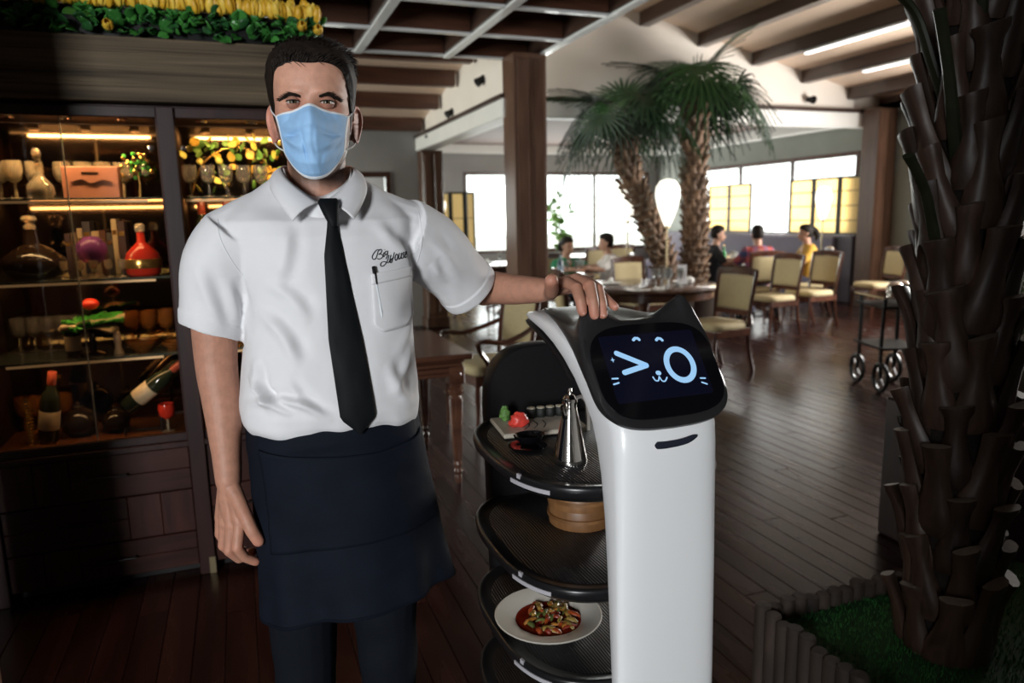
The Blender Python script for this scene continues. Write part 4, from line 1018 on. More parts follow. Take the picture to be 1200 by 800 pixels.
# ---- apron
def apron_pt(th, v, off=0.):
    cx = lerp(.02, .048, v); a = interp(v, [0, .12, .5, 1], [.163, .169, .178, .189]) + off; b = interp(v, [0, .12, .4, 1], [.128, .133, .137, .150]) + off
    s, c = math.sin(th), math.cos(th); n = 2.4
    x_ = cx + a * math.copysign(abs(s) ** (2 / n), s); y_ = -b * math.copysign(abs(c) ** (2 / n), c) + .004
    hem = interp(math.degrees(th), [-110, -60, 0, 60, 110], [.715, .716, .742, .752, .745]); z_ = lerp(1.128 - .006 * abs(math.sin(th)), hem, v)
    fold = v ** 1.3 * (.010 * math.sin(th * 5.2 + .8) + .006 * math.sin(th * 9.5 + 2) * v) + .004 * mnoise.noise(Vector((th * 2.2, v * 2.5, .3))) + .0022 * mnoise.noise(Vector((th * 3, v * 14, 2.3))) * (1 - v * .4)
    fold += .004 * math.exp(-((v - .12 + .03 * math.cos(th * 2)) / .03) ** 2) * math.cos(th)
    k = 1 + fold / .16
    return Vector((cx + (x_ - cx) * k, y_ * k, z_))
ths = [rad(a) for a in np.linspace(-108, 108, 97)]; vs = np.linspace(0, 1, 60)
apron = sheet([[apron_pt(t, v) for t in ths] for v in vs], .0022, -1).build('apron', 'apron', man, sharp=180)
rows = []
for i, v in enumerate(np.linspace(0, 1, 26)):
    row = []
    for t in np.linspace(rad(-52), rad(70), 49):
        deg = math.degrees(t); vt = interp(deg, [-52, -30, 0, 20, 45, 70], [.105, .135, .165, .165, .145, .105]); row.append(apron_pt(t, lerp(vt, .62, v), .0045 - .002 * v))
    rows.append(row)
sheet(rows, .002, -1).build('apron_pocket', 'apron', apron, sharp=180)
m_ = MB(); m_.tube([apron_pt(t, .985, .0025) for t in ths], .0012, 5); m_.build('hem_stitch', 'apron', apron)
m_ = MB(); m_.loft([[apron_pt(t, v, .0022) for t in np.linspace(-PI, PI, 80, endpoint=False)] for v in (.0, .075)] + [[apron_pt(t, v, -.002) for t in np.linspace(-PI, PI, 80, endpoint=False)] for v in (.075, .0)], wrap=True); m_.build('waistband', 'apron', apron, sharp=60)
# ================================================================== DRINKS CABINET (left)
CY = 3.235   # front plane
M["mirror"] = pm("cabinet_mirror", (.17, .115, .07), .07, metal=1.)
M['shelf_glass'] = pm('shelf_glass', (.62, .78, .70), .02, trans=.9, ior=1.3)
M['door_glass'] = thin_glass('door_glass', .02, (.95, .92, .88))
M['led'] = pm('led_warm', (1, .8, .5), .5, emit=((1., .66, .32), 2.2))
M['fill_glow'] = pm('fill_glow', (1, .7, .4), .5, emit=((1., .60, .26), .10))
cab = thing('display_cabinet', (0, CY, 0), 'dark wooden drinks cabinet with glass doors and patchwork drawers', 'cabinet')
X0, X1, X2 = -.985, -.235, .42
def cb(name, mat, par=cab, b=.003, **k): m_ = MB(); m_.b2(k['x'][0], k['x'][1], k['y'][0], k['y'][1], k['z'][0], k['z'][1], b); return m_.build(name, mat, par)
cb('back_board', 'cab_wood', x=(X0, X2), y=(.41, .43), z=(.05, 1.95))
cb('top_board', 'cab_wood', x=(X0, X2), y=(.02, .43), z=(1.925, 1.955)); cb('bottom_board', 'cab_wood', x=(X0, X2), y=(.02, .43), z=(.035, .06))
cb('cabinet_floor', pm('amber_wood', (.16, .055, .018), .2, noise=(20, .2)), x=(X0 + .02, X2 - .02), y=(.03, .41), z=(.60, .622))
for x in (X0, X1, X2): cb('side_panel', 'cab_wood', x=(x - .012, x + .012), y=(.03, .42), z=(.04, 1.94))
for a, b in ((X0, X1), (X1, X2)):
    cb('mirror_back', 'mirror', x=(a + .014, b - .014), y=(.402, .408), z=(.63, 1.92), b=.001)
    for z in (1.604, 1.287, .968): cb('glass_shelf', 'shelf_glass', x=(a + .014, b - .014), y=(.05, .40), z=(z - .009, z), b=.002)
    cb('led_strip', 'led', x=(a + .05, b - .05), y=(.05, .062), z=(1.914, 1.922), b=.001)
    # framed glass door
    d = cb('door', 'cab_wood', x=(a + .004, b - .004), y=(-.004, .016), z=(.60, .635))
    for nm, xx, zz_ in (('rail', (a + .004, b - .004), (1.905, 1.945)), ('stile', (a + .004, a + .036), (.60, 1.945)), ('stile', (b - .036, b - .004), (.60, 1.945))): cb(nm, 'cab_wood', d, x=xx, y=(-.006, .016), z=zz_)
    cb('pane', 'door_glass', d, b=0, x=(a + .036, b - .036), y=(.004, .009), z=(.635, 1.905))
    m_ = MB(); m_.lathe([(.001, 0), (.012, .0), (.013, .004), (.009, .009), (.001, .010)], (b - .058 if a == X0 else a + .058, -.006, 1.79), 16, Matrix.Rotation(PI / 2, 3, 'X')); m_.build('lock', 'chrome', d)
m_ = MB(); m_.b2(-.602, -.598, .02, .026, .635, 1.905); m_.build('glass_edge', pm('glass_edge', (.55, .62, .6), .1), cab)
# corner post foot, plinth
cb('centre_post', 'cab_wood', x=(X1 - .03, X1 + .034), y=(-.022, .0), z=(.0, 1.945)); cb('post_foot', 'brass', x=(X1 + .008, X1 + .034), y=(-.026, -.021), z=(.0, .075))
cb('left_post', 'cab_wood', x=(X0 - .05, X0 + .02), y=(-.022, .0), z=(.0, 1.945))
cb('plinth', pm('plinth', (.006, .004, .004), .6), x=(X0, X2), y=(.05, .1), z=(0, .05))
cb('sill', 'cab_wood', x=(X0, X2), y=(-.016, .05), z=(.575, .60))
# drawers: each front is a patchwork of horizontal and upright boards
rows = [(.39, .572, 'L'), (.20, .386, 'R'), (.045, .196, 'L')]
for (a, b) in ((X0 + .022, X1 - .032), (X1 + .036, X2 - .02)):
    for (z0, z1, sd) in rows:
        dr = cb('drawer', 'cab_wood', x=(a, b), y=(.012, .03), z=(z0, z1))
        w = (b - a) * .36; xm = a + w if sd == 'L' else b - w
        up = (a, xm) if sd == 'L' else (xm, b); hz = (xm, b) if sd == 'L' else (a, xm)
        for k in range(2):
            u0, u1 = lerp(*up, k / 2), lerp(*up, (k + 1) / 2); cb('board', 'cab_plank_v', dr, .002, x=(u0 + .001, u1 - .001), y=(-.004, .013), z=(z0 + .001, z1 - .001))
            h0, h1 = lerp(z0, z1, k / 2), lerp(z0, z1, (k + 1) / 2); cb('board', 'cab_plank_h', dr, .002, x=(hz[0] + .001, hz[1] - .001), y=(-.004, .013), z=(h0 + .001, h1 - .001))
        hx = lerp(hz[0], hz[1], .30 if sd == 'L' else .60); zc = (z0 + z1) / 2 + .006
        m_ = MB(); m_.tube([(hx - .075, -.004, zc), (hx - .075, -.026, zc), (hx + .075, -.026, zc), (hx + .075, -.004, zc)], .005, 8); m_.build('handle', M['black_metal'], dr)
# fascia board above
fas = thing('fascia', (0, CY, 1.954), 'wide rough-grained brown board above the drinks cabinet', 'board')
m_ = MB(); m_.b2(X0 - .6, .46, -.05, .44, .004, .236, .004); m_.build('board', 'fascia_wood', fas)
for z in (.060, .12, .185):
    m_ = MB(); m_.b2(X0 - .6, .462, -.0535, -.0495, z - .006, z + .006, .0015); m_.build('batten', 'fascia_wood', fas)
# ---- warm lamps inside the cabinet, with added fill lights under the shelves
for x in (-.61, .09):
    d = bpy.data.lights.new('cabinet_lamp', 'AREA'); d.shape = 'RECTANGLE'; d.size = .5; d.size_y = .02; d.energy = 5.5; d.color = (1., .62, .28)
    o = bpy.data.objects.new('cabinet_lamp', d); COL.objects.link(o); o.location = (x, CY + .075, 1.905); o.rotation_euler = (rad(20), 0, 0)
    for z_ in (1.590, 1.273, .954):
        d = bpy.data.lights.new('shelf_fill', 'AREA'); d.shape = 'RECTANGLE'; d.size = .56; d.size_y = .015; d.energy = {1.590: 1.3, 1.273: .8, .954: .6}[z_]; d.color = (1., .60, .26)  # fill light added to brighten the shelf contents
        o = bpy.data.objects.new('shelf_fill', d); COL.objects.link(o); o.location = (x, CY + .062, z_ - .012); o.rotation_euler = (rad(38), 0, 0)
        cb('led_strip', 'fill_glow', x=(x - .28, x + .28), y=(.052, .058), z=(z_ - .006, z_ + .004), b=.001)  # glow strip added with the shelf fill, not a fitted lamp
    for k in range(3):
        sp_ = thing('spotlight', (x - .2 + .2 * k, CY + .2, 1.9255), 'small round chrome downlight under the cabinet top, %s bay, %s' % ('left' if x < 0 else 'right', ('first', 'second', 'third')[k]), 'lamp', group='downlights in the cabinet')
        m_ = MB(); m_.lathe([(.001, 0), (.022, 0), (.024, -.006), (.02, -.012), (.016, -.012)], n=16); m_.build('ring', 'chrome', sp_)
        m_ = MB(); m_.lathe([(.001, -.009), (.0155, -.010), (.001, -.0105)], n=14); m_.build('bulb', 'led', sp_)
# ---- glassware and bottles
G = {}
G['amber'] = pm('g_amber', (.55, .20, .04), .03, trans=.75, ior=1.4); G['clear'] = pm('g_clear', (.95, .93, .88), .02, trans=.92, ior=1.4); G['dark'] = pm('g_dark', (.02, .012, .008), .06); G['purple'] = pm('g_purple', (.35, .10, .45), .04, trans=.6, ior=1.4)
G['green'] = pm('g_green', (.10, .58, .08), .06, trans=.2, ior=1.4); G['wine'] = pm('g_wine', (.016, .022, .012), .05); G['cream'] = pm('label_cream', (.62, .50, .33), .6, noise=(40, .12)); G['red'] = pm('g_red', (.5, .03, .015), .12); G['goldp'] = pm('goldp', (.70, .42, .12), .22, metal=.9); G['crystal'] = pm('crystal', (.98, .85, .62), .02, trans=.8, ior=1.5); G['foil'] = pm('foil_red', (.25, .05, .03), .3); G['pink'] = pm('card_pink', (.50, .22, .15), .6, noise=(12, .1)); G['vio'] = pm('dark_spine', (.05, .03, .04), .5); G['pearl'] = pm('pearl', (.6, .45, .3), .15, coat=.5)
SH = [.6225, .9682, 1.2872, 1.6042]
def lathe_thing(name, label, cat, x, y, z, parts, group=None, R=None, n=20):
    t = thing(name, (x, y, z), label, cat, group=group)
    if R is not None: t.rotation_euler = R
    for nm, prof, mat in parts: m_ = MB(); m_.lathe(prof, n=n); m_.build(nm, G[mat] if mat in G else mat, t, sharp=50)
    return t
YM = CY + .19
lathe_thing('decanter', 'big dark round decanter on the second shelf, left end', 'decanter', -.775, YM - .02, SH[2], [('body', [(.001, 0), (.06, 0), (.10, .02), (.118, .055), (.11, .085), (.07, .118), (.03, .14), (.024, .19), (.032, .20), (.001, .20)], 'dark'), ('stopper', [(.02, .20), (.022, .212), (.012, .222), (.03, .236), (.02, .252), (.001, .256)], 'crystal')], n=28)
lathe_thing('glass_ball', 'purple glass ball vase on a clear foot, second shelf', 'vase', -.565, YM - .03, SH[2], [('ball', [(.02, .055), (.045, .07), (.058, .105), (.054, .135), (.035, .16), (.02, .165), (.001, .166)], 'purple'), ('foot', [(.001, 0), (.04, 0), (.036, .006), (.01, .02), (.012, .045), (.024, .057), (.001, .058)], 'crystal')], n=28)
lathe_thing('cognac_bottle', 'squat amber-brown liqueur bottle with cream label, second shelf', 'bottle', -.378, YM - .06, SH[2], [('body', [(.001, 0), (.055, 0), (.066, .012), (.07, .06), (.06, .095), (.03, .125), (.016, .14), (.014, .18), (.001, .18)], 'red'), ('label', [(.0695, .032), (.0715, .036), (.0715, .066), (.0695, .07)], 'goldp'), ('stopper', [(.017, .178), (.02, .184), (.02, .205), (.012, .214), (.001, .216)], 'crystal')], n=28)
# cabbage-leaf glass bowl
gl = thing('glass_flower', (-.60, YM - .04, SH[1]), 'green ruffled glass leaf sculpture with a red centre, third shelf', 'ornament')
m_ = MB(); m_.lathe([(.001, 0), (.04, 0), (.038, .006), (.012, .015), (.009, .08), (.03, .10), (.001, .101)], n=20); m_.build('stem', G['dark'], gl)
random.seed(5)
for k in range(17):
    a = 2 * PI * k / 17 * 3 + random.uniform(-.2, .2); tilt = random.uniform(.2, 1.1); L = random.uniform(.07, .105); rows = []
    for i in range(7):
        t = i / 6; row = []
        for j in range(7):
            s_ = (j - 3) / 3; wd = .042 * math.sin(PI * (.15 + .8 * t)) * (1 + .15 * math.sin(s_ * 9 + k))
            r_ = .015 + L * t * math.cos(tilt * .55); zz_ = .105 + L * t * math.sin(tilt) * .8 - .03 * t * t + .009 * math.sin(s_ * 7 + t * 5 + k) * t
            row.append((r_ * math.cos(a) - s_ * wd * math.sin(a), r_ * math.sin(a) + s_ * wd * math.cos(a), zz_))
        rows.append(row)
    sheet(rows, .003).build('glass_leaf', G['green'] if k % 5 else G['cream'], gl, sharp=180)
m_ = MB(); m_.sphere((.01, -.02, .185), .026, 14, 8, (1, 1, .8)); m_.build('flower_centre', G['red'], gl, sharp=180)
gl.scale = (1.25, 1.25, 1.15)
def bottle(label, x, y, z, R=(0, 0, 0), lab='cream', body='wine', group=None, foil='foil', h=1.):
    return lathe_thing('wine_bottle', label, 'bottle', x, y, z, [('glass_body', [(.001, 0), (.034, 0), (.037, .005), (.037, .18 * h), (.032, .205 * h), (.016, .235 * h), (.0145, .27 * h), (.001, .27 * h)], body), ('label', [(.0372, .06), (.0382, .062), (.0382, .135), (.0372, .137)], lab), ('foil_cap', [(.015, .245 * h), (.0165, .247 * h), (.0165, .30 * h), (.001, .301 * h)], foil)], group, R, 24)
bottle('upright dark wine bottle with cream label on the cabinet floor, left', -.80, CY + .13, SH[0], (rad(4), rad(10), 0))
bottle('dark wine bottle with cream label lying tilted in a cradle', -.50, CY + .14, SH[0] + .11, (rad(8), rad(52), 0))
bottle('second tilted dark wine bottle behind the cradled one', -.44, CY + .24, SH[0] + .13, (rad(8), rad(50), 0), 'goldp')
cr = thing('bottle_cradle', (-.44, CY + .15, SH[0]), 'black metal cradle holding the tilted wine bottles', 'rack')
for sx in (-.07, .07):
    m_ = MB(); m_.tube(catmull([(sx, -.05, .0), (sx, -.045, .06 + sx * .5), (sx, .0, .045 + sx * .6), (sx, .045, .06 + sx * .5), (sx, .05, .0)], 4), .004, 6); m_.build('hoop', 'black_metal', cr)
m_ = MB(); m_.tube([(-.07, 0, .006), (.07, 0, .006)], .004, 6); m_.build('bar', 'black_metal', cr)
wc = thing('wire_coil', (-.855, CY + .12, SH[0]), 'copper coil rack standing by the left wine bottle', 'rack')
for k in range(14):
    m_ = MB(); m_.lathe([(.014, k * .013), (.018, k * .013 + .003), (.014, k * .013 + .006)], n=14); m_.build('ring', G['goldp'], wc)
m_ = MB(); m_.lathe([(.001, 0), (.006, 0), (.006, .19), (.001, .19)], n=8); m_.build('rod', 'black_metal', wc)
for i, (x, s_) in enumerate(((-.69, 1.), (-.555, .8))):
    lathe_thing('black_teapot', ('large' if i == 0 else 'small') + ' black glazed pot on the cabinet floor', 'pot', x, YM, SH[0], [('pot', [(.001, 0), (.04 * s_, 0), (.066 * s_, .03 * s_), (.07 * s_, .06 * s_), (.05 * s_, .10 * s_), (.02 * s_, .115 * s_), (.001, .116 * s_)], 'dark'), ('lid', [(.022 * s_, .113 * s_), (.02 * s_, .122 * s_), (.008, .128 * s_), (.009, .14 * s_), (.001, .142 * s_)], 'dark')], n=24)
# small items in rows, drawn from a few kinds
def goblet(x, y, z, label, mat='crystal', s_=1., group='stemmed glasses in the cabinet'):
    return lathe_thing('wine_glass', label, 'glass', x, y, z, [('bowl', [(.006 * s_, .055 * s_), (.022 * s_, .066 * s_), (.030 * s_, .09 * s_), (.028 * s_, .13 * s_), (.0265 * s_, .13 * s_), (.028 * s_, .09 * s_), (.02 * s_, .069 * s_), (.001, .062 * s_)], mat), ('stem', [(.001, 0), (.027 * s_, 0), (.025 * s_, .003), (.005 * s_, .008), (.0045 * s_, .055 * s_), (.001, .056 * s_)], mat)], group, n=16)
for k in range(6): goblet(-.66 + .052 * k, CY + .10 + .012 * (k % 2), SH[2], ORD[k] + ' low gold-rimmed glass in the front row of the second shelf', 'crystal', .55, 'low glasses on the second shelf')
for k in range(4): goblet(-.93 + .06 * k, YM + .05 * (k % 2), SH[3], ORD[k] + ' stemmed crystal glass at the left end of the top shelf', 'crystal', 1.15, 'crystal glasses on the top left shelf')
for k in range(4): goblet(-.67 + .075 * k, CY + .34, SH[3], ORD[k] + ' stemmed crystal glass behind the pinkish gift box', 'crystal', 1.2, 'crystal glasses on the top left shelf')
for k in range(5): goblet(-.90 + .055 * k, CY + .33, SH[1], ORD[k] + ' clear glass at the back left of the third shelf', 'clear', 1.15, 'clear glasses on the third shelf')
for k in range(4): goblet(-.92 + .05 * k, CY + .33, SH[0], ORD[k] + ' amber glass at the back left of the cabinet floor', 'amber', 1.2, 'amber glasses on the cabinet floor')
lathe_thing('crystal_decanter', 'crystal decanter with long neck on the top shelf, left', 'decanter', -.71, YM - .07, SH[3], [('body', [(.001, 0), (.04, 0), (.05, .02), (.045, .05), (.02, .08), (.012, .10), (.011, .15), (.016, .155), (.001, .155)], 'crystal'), ('stopper', [(.01, .155), (.018, .17), (.01, .19), (.001, .192)], 'crystal')])
bx = thing('gift_box', (-.535, CY + .16, SH[3]), 'pinkish cardboard gift box with dark print on the top shelf', 'box')
m_ = MB(); m_.cbox((0, 0, .062), (.20, .07, .124), .003); m_.build('carton', G['pink'], bx)
m_ = MB(); m_.tube(catmull([(-.07, -.0357, .062), (-.03, -.0357, .072), (.0, -.0357, .058), (.04, -.0357, .07), (.075, -.0357, .062)], 4), .004, 5, flat=.3); m_.build('print', G['dark'], bx)
m_ = MB(); m_.b2(-.03, .03, -.0362, -.0352, .094, .102); m_.build('print', G['dark'], bx)
tree = thing('crystal_tree', (-.365, YM - .05, SH[3]), 'little tree of glass beads and gold leaves on the top shelf', 'ornament')
m_ = MB(); m_.tube([(0, 0, 0), (.004, 0, .05), (0, 0, .11)], [.006, .004, .003], 6); m_.build('trunk', G['goldp'], tree)
random.seed(8); bead_me = MB().sphere((0, 0, 0), .009, 8, 5).mesh('bead'); 
for k in range(60):
    a, e, r_ = random.random() * 6.28, random.uniform(-.6, 1.4), random.uniform(.02, .065)
    me_ = bead_me.copy() if k < 3 else bpy.data.meshes['bead_k%d' % (k % 3)]
    if k < 3: me_.name = 'bead_k%d' % k; me_.materials.append((G['crystal'], G['goldp'], G['green'])[k])
    link('bead', me_, None, tree, (r_ * math.cos(a) * math.cos(e), r_ * math.sin(a) * math.cos(e), .115 + r_ * math.sin(e) * 1.1))
# upright books behind the glasses, second shelf
bc = [(.05, .03, .04), (.10, .07, .05), (.40, .32, .22), (.03, .03, .05), (.35, .28, .18), (.08, .03, .02), (.05, .05, .06), (.45, .38, .26)]
random.seed(4); xx = -.68
for k in range(9):
    w_ = random.uniform(.018, .030); h_ = random.uniform(.17, .24); t = thing('book', (xx + w_ / 2, CY + .33, SH[2]), 'upright book behind the glasses on the second shelf, number %d from the left' % (k + 1), 'book', group='books at the back of the second shelf')
    t['label'] = ('leftmost', 'second', 'third', 'fourth', 'fifth', 'sixth', 'seventh', 'eighth', 'rightmost')[k] + ' of nine upright books at the back of the second shelf'
    m_ = MB(); m_.cbox((0, 0, h_ / 2), (w_, .11, h_), .002); m_.build('cover', pm('book_cover', bc[k % 8], .6), t); m_ = MB(); m_.b2(-w_ * .36, w_ * .36, -.0562, -.0545, h_ * .72, h_ * .8); m_.build('title_band', G['goldp'], t); xx += w_ + .002
# third shelf
lathe_thing('labelled_bottle', 'dark bottle with cream torn label on the third shelf', 'bottle', -.665, CY + .12, SH[1], [('glass_body', [(.001, 0), (.026, 0), (.028, .004), (.028, .09), (.014, .115), (.012, .14), (.001, .14)], 'dark'), ('label', [(.0282, .028), (.0288, .03), (.0288, .085), (.0282, .087)], 'cream')])
fg = thing('figurine', (-.505, CY + .13, SH[1]), 'small pale pearl figurine on the third shelf', 'figurine')
m_ = MB(); m_.lathe([(.001, 0), (.02, 0), (.018, .01), (.012, .03), (.016, .06), (.013, .085), (.006, .094), (.001, .095)], n=14); m_.build('robe', G['pearl'], fg); m_ = MB(); m_.sphere((0, 0, .104), .0115, 12, 8); m_.build('head', G['pearl'], fg)
for k, (x, s_) in enumerate(((-.415, 1.), (-.30, .68))):
    lathe_thing('glazed_bowl', ('wide' if k == 0 else 'small') + ' brown glazed bowl on the third shelf', 'bowl', x, YM - .04, SH[1], [('bowl', [(.001, 0), (.03 * s_, 0), (.034 * s_, .006), (.062 * s_, .035 * s_), (.066 * s_, .05 * s_), (.063 * s_, .05 * s_), (.055 * s_, .033 * s_), (.001, .012)], 'amber')], n=24)
for k in range(3): goblet(-.47 + .07 * k, CY + .31, SH[1], ORD[k] + ' tall amber glass at the back right of the third shelf', 'amber', 1.2, 'amber glasses on the third shelf')
lathe_thing('red_goblet', 'red glass goblet at the right end of the cabinet floor', 'glass', -.345, CY + .10, SH[0], [('bowl', [(.005, .05), (.03, .07), (.034, .10), (.03, .12), (.028, .12), (.03, .1), (.001, .06)], 'red'), ('stem', [(.001, 0), (.028, 0), (.006, .006), (.005, .05), (.001, .051)], 'crystal')])
# right bay: garland, bottles and glasses
lab3 = ('left', 'middle', 'right')
for k in range(4): bottle('dark bottle in the right bay on the second shelf, %s from the post' % ('first', 'second', 'third', 'fourth')[k], -.14 + .1 * k, YM + .03 * (k % 2), SH[2], lab=('cream', 'goldp')[k % 2], body=('wine', 'amber')[k % 2], group='bottles in the right bay')
for k in range(3): bottle('amber bottle in the right bay on the third shelf, %s of three' % lab3[k], -.12 + .11 * k, YM, SH[1], body='amber', lab='cream', group='bottles in the right bay', h=.85)
for k in range(3): bottle('dark bottle on the floor of the right bay, %s of three' % lab3[k], -.12 + .11 * k, YM, SH[0], body='wine', lab='cream', group='bottles in the right bay')
for k in range(5): goblet(-.17 + .07 * k, CY + .12, SH[3], ORD[k] + ' clear stemmed glass on the top shelf of the right bay', 'clear', 1.0, 'glasses on the top right shelf')
gar = thing('vine_garland', (.0, CY + .29, SH[3]), 'green and yellow vine arrangement on the top right shelf', 'garland')
m_ = MB(); m_.tube(catmull([(-.18, 0, .01), (-.12, 0, .15), (.0, .01, .22), (.12, 0, .18), (.2, 0, .03)], 6), .004, 6); m_.build('stem', G['goldp'], gar)
leafm = [pm('vine_leaf_%d' % i, c, .45, noise=(30, .2)) for i, c in enumerate(((.12, .30, .05), (.45, .42, .08), (.20, .36, .08), (.55, .35, .05)))]
lf = []
for i in range(4):
    rows = [[(s_ * .5 * math.sin(PI * (.08 + .9 * t)) * .9, .12 * s_ * s_ + .15 * t * t, t) for s_ in (-1, -.5, 0, .5, 1)] for t in np.linspace(0, 1, 6)]
    me_ = sheet(rows, .03).mesh('leaf', True, 180); me_.materials.append(leafm[i]); lf.append(me_)
random.seed(15)
for k in range(70):
    o = link('leaf', lf[k % 4], None, gar, (random.uniform(-.19, .21), random.uniform(-.04, .04), random.uniform(.02, .25)), (random.uniform(-1.2, 1.2), random.uniform(-1, 1), random.uniform(-3, 3))); s_ = random.uniform(.025, .045); o.scale = (s_, s_, s_)
# ================================================================== FLOWER BOX on top of the fascia
fb = thing('flower_garland', (0, CY, 2.19), 'long row of yellow tulips above green leaves on top of the cabinet', 'flowers')
m_ = MB(); m_.b2(-1.5, .39, .0, .30, .0, .115, .004); m_.build('trough', 'black_metal', fb)
pet = [pm('petal_%d' % i, c, .45, noise=(25, .12)) for i, c in enumerate(((.80, .50, .05), (.85, .58, .08), (.74, .42, .03)))]
fmes = []
for i in range(3):
    m_ = MB()
    for ring_, (n_, r0, h_) in enumerate(((3, .017, .062), (3, .013, .066))):
        for k in range(n_):
            a0 = 2 * PI * k / n_ + ring_ * PI / 3; rows = []
            for t in np.linspace(0, 1, 6):
                rr_ = r0 * math.sin(PI * (.12 + .72 * t)) * 1.05 + .001 + (.004 * t * t if i == 1 else 0); row = []
                for s_ in np.linspace(-1, 1, 5):
                    a = a0 + s_ * .95 * math.sin(PI * (.2 + .75 * t)) ** .7; row.append((rr_ * math.cos(a), rr_ * math.sin(a), t * h_))
                rows.append(row)
            S_ = sheet(rows, .0008); m_.add(S_.v, S_.f)
    me_ = m_.mesh('tulip', True, 180); me_.materials.append(pet[i]); fmes.append(me_)
lmes = []
lgm = [pm('leaf_green_%d' % i, c, .35, noise=(18, .25)) for i, c in enumerate(((.035, .16, .03), (.06, .25, .045), (.02, .09, .025)))]
for i in range(3):
    rows = [[(s_ * .42 * math.sin(PI * (.06 + .9 * t)) ** .8, .10 * s_ * s_ - .22 * t * t, t) for s_ in (-1, -.6, 0, .6, 1)] for t in np.linspace(0, 1, 7)]
    me_ = sheet(rows, .012).mesh('leaf', True, 180); me_.materials.append(lgm[i]); lmes.append(me_)
random.seed(31)
xx = -.80; k = 0
while xx < .375:
    y_ = random.uniform(-.05, -.025); z_ = .105 + random.uniform(-.008, .008)
    if xx > .22: z_ -= .01
    o = link('tulip', fmes[k % 3], None, fb, (xx, y_, z_), (rad(random.uniform(8, 32)), rad(random.uniform(-10, 10)), random.random() * 6)); o.rotation_euler = (rad(random.uniform(5, 28)), rad(random.uniform(-12, 12)), random.uniform(-.5, .5)); o.scale = [random.uniform(.95, 1.15)] * 3
    xx += random.uniform(.017, .024); k += 1
for k in range(36):
    o = link('tulip', fmes[k % 3], None, fb, (-.8 + 1.16 * k / 36, random.uniform(.0, .08), .125 + random.uniform(-.01, .012)), (rad(random.uniform(-10, 18)), rad(random.uniform(-15, 15)), random.random() * 6))
for x_, z_ in ((-.385, .02), (.36, .05), (.30, .06)):
    link('tulip', fmes[0], None, fb, (x_, -.075, z_), (rad(80), 0, 0))
for k in range(250):
    x_ = random.uniform(-.86, .385); z_ = random.uniform(.0, .085); s_ = random.uniform(.035, .058)
    o = link('leaf', lmes[k % 3], None, fb, (x_, random.uniform(-.055, -.01), z_ + .012), (rad(random.uniform(20, 110)), rad(random.uniform(-60, 60)), rad(random.uniform(-50, 50)))); o.scale = (s_, s_, s_)
# ================================================================== DINING FURNITURE
M['cushion'] = pm('cushion', (.44, .36, .20), .8, noise=(120, .12), bump=(300, .2))
M['linen'] = pm('linen', (.75, .75, .72), .8)
M['glass_clear'] = pm('glass_clear', (.97, .99, .98), .02, trans=.9, ior=1.35)
def make_chair(name, label, arms=False):
    """faces local -Y; origin on the floor under the seat centre"""
    t = thing(name, (0, 0, 0), label, 'chair', group='dining chairs')
    m_ = MB(); rg = []
    for z, s_ in ((.425, .95), (.435, 1.), (.465, 1.), (.488, .93), (.496, .7)):
        rg.append([(.245 * s_ * sup(2 * PI * k / 32, 5)[0] * (1 - .06 * (sup(2 * PI * k / 32, 5)[1] > 0)), .235 * s_ * sup(2 * PI * k / 32, 5)[1] - .01, z) for k in range(32)])
    m_.loft(rg); m_.build('seat', 'cushion', t, sharp=60)
    m_ = MB()
    for y in (-.23, .215): m_.b2(-.235, .235, y - .014, y + .014, .36, .428, .004)
    for x in (-.228, .228): m_.b2(x - .014, x + .014, -.23, .215, .36, .428, .004)
    m_.build('seat_frame', 'chair_wood', t)
    for s_ in (-1, 1):
        m_ = MB(); m_.tube(catmull([(s_ * .215, -.215, .43), (s_ * .218, -.222, .30), (s_ * .219, -.225, .15), (s_ * .220, -.232, .0)], 4), [.024, .026, .022, .02, .023, .021, .019, .018, .017, .016, .015, .016, .016], 8); m_.build('leg', 'chair_wood', t)
        # rear leg sweeps back and runs up into the stile of the backrest
        m_ = MB(); m_.tube(catmull([(s_ * .195, .315, .0), (s_ * .20, .255, .18), (s_ * .205, .222, .36), (s_ * .212, .215, .50), (s_ * .222, .245, .72), (s_ * .228, .290, .955)], 5), .0185, 8); m_.build('leg', 'chair_wood', t)
    m_ = MB(); rg = []
    for i in range(13):
        x = lerp(-.235, .235, i / 12); y = .288 + .022 * (1 - (x / .235) ** 2); z = .945 + .022 * (1 - (x / .235) ** 2)
        rg.append([(x, y - .018, z - .05), (x, y - .018, z + .012), (x, y, z + .02), (x, y + .018, z + .012), (x, y + .018, z - .05)])
    m_.loft(rg); m_.build('top_rail', 'chair_wood', t, sharp=40)
    m_ = MB(); m_.b2(-.2, .2, .225, .25, .535, .585, .005); m_.build('lower_rail', 'chair_wood', t)
    m_ = MB(); rg = []
    for i in range(9):
        x = lerp(-.198, .198, i / 8); c = .018 * (1 - (x / .198) ** 2); q = []
        for k in range(16):
            cx_, sx_ = sup(2 * PI * k / 16, 4); zz_ = .745 + .165 * sx_; yy = .245 + (zz_ - .6) * .13 + c + cx_ * (.028 if abs(i - 4) < 4 else .014)
            q.append((x, yy, zz_))
        rg.append(q)
    m_.loft(rg); m_.build('back_cushion', 'cushion', t, sharp=60)
    if arms:
        for s_ in (-1, 1):
            m_ = MB(); m_.tube(catmull([(s_ * .225, .255, .74), (s_ * .262, .12, .69), (s_ * .285, -.05, .655), (s_ * .278, -.19, .675), (s_ * .262, -.235, .66), (s_ * .255, -.215, .60), (s_ * .25, -.16, .52), (s_ * .236, -.13, .42)], 5), .018, 8); m_.build('armrest', 'chair_wood', t)
    return t
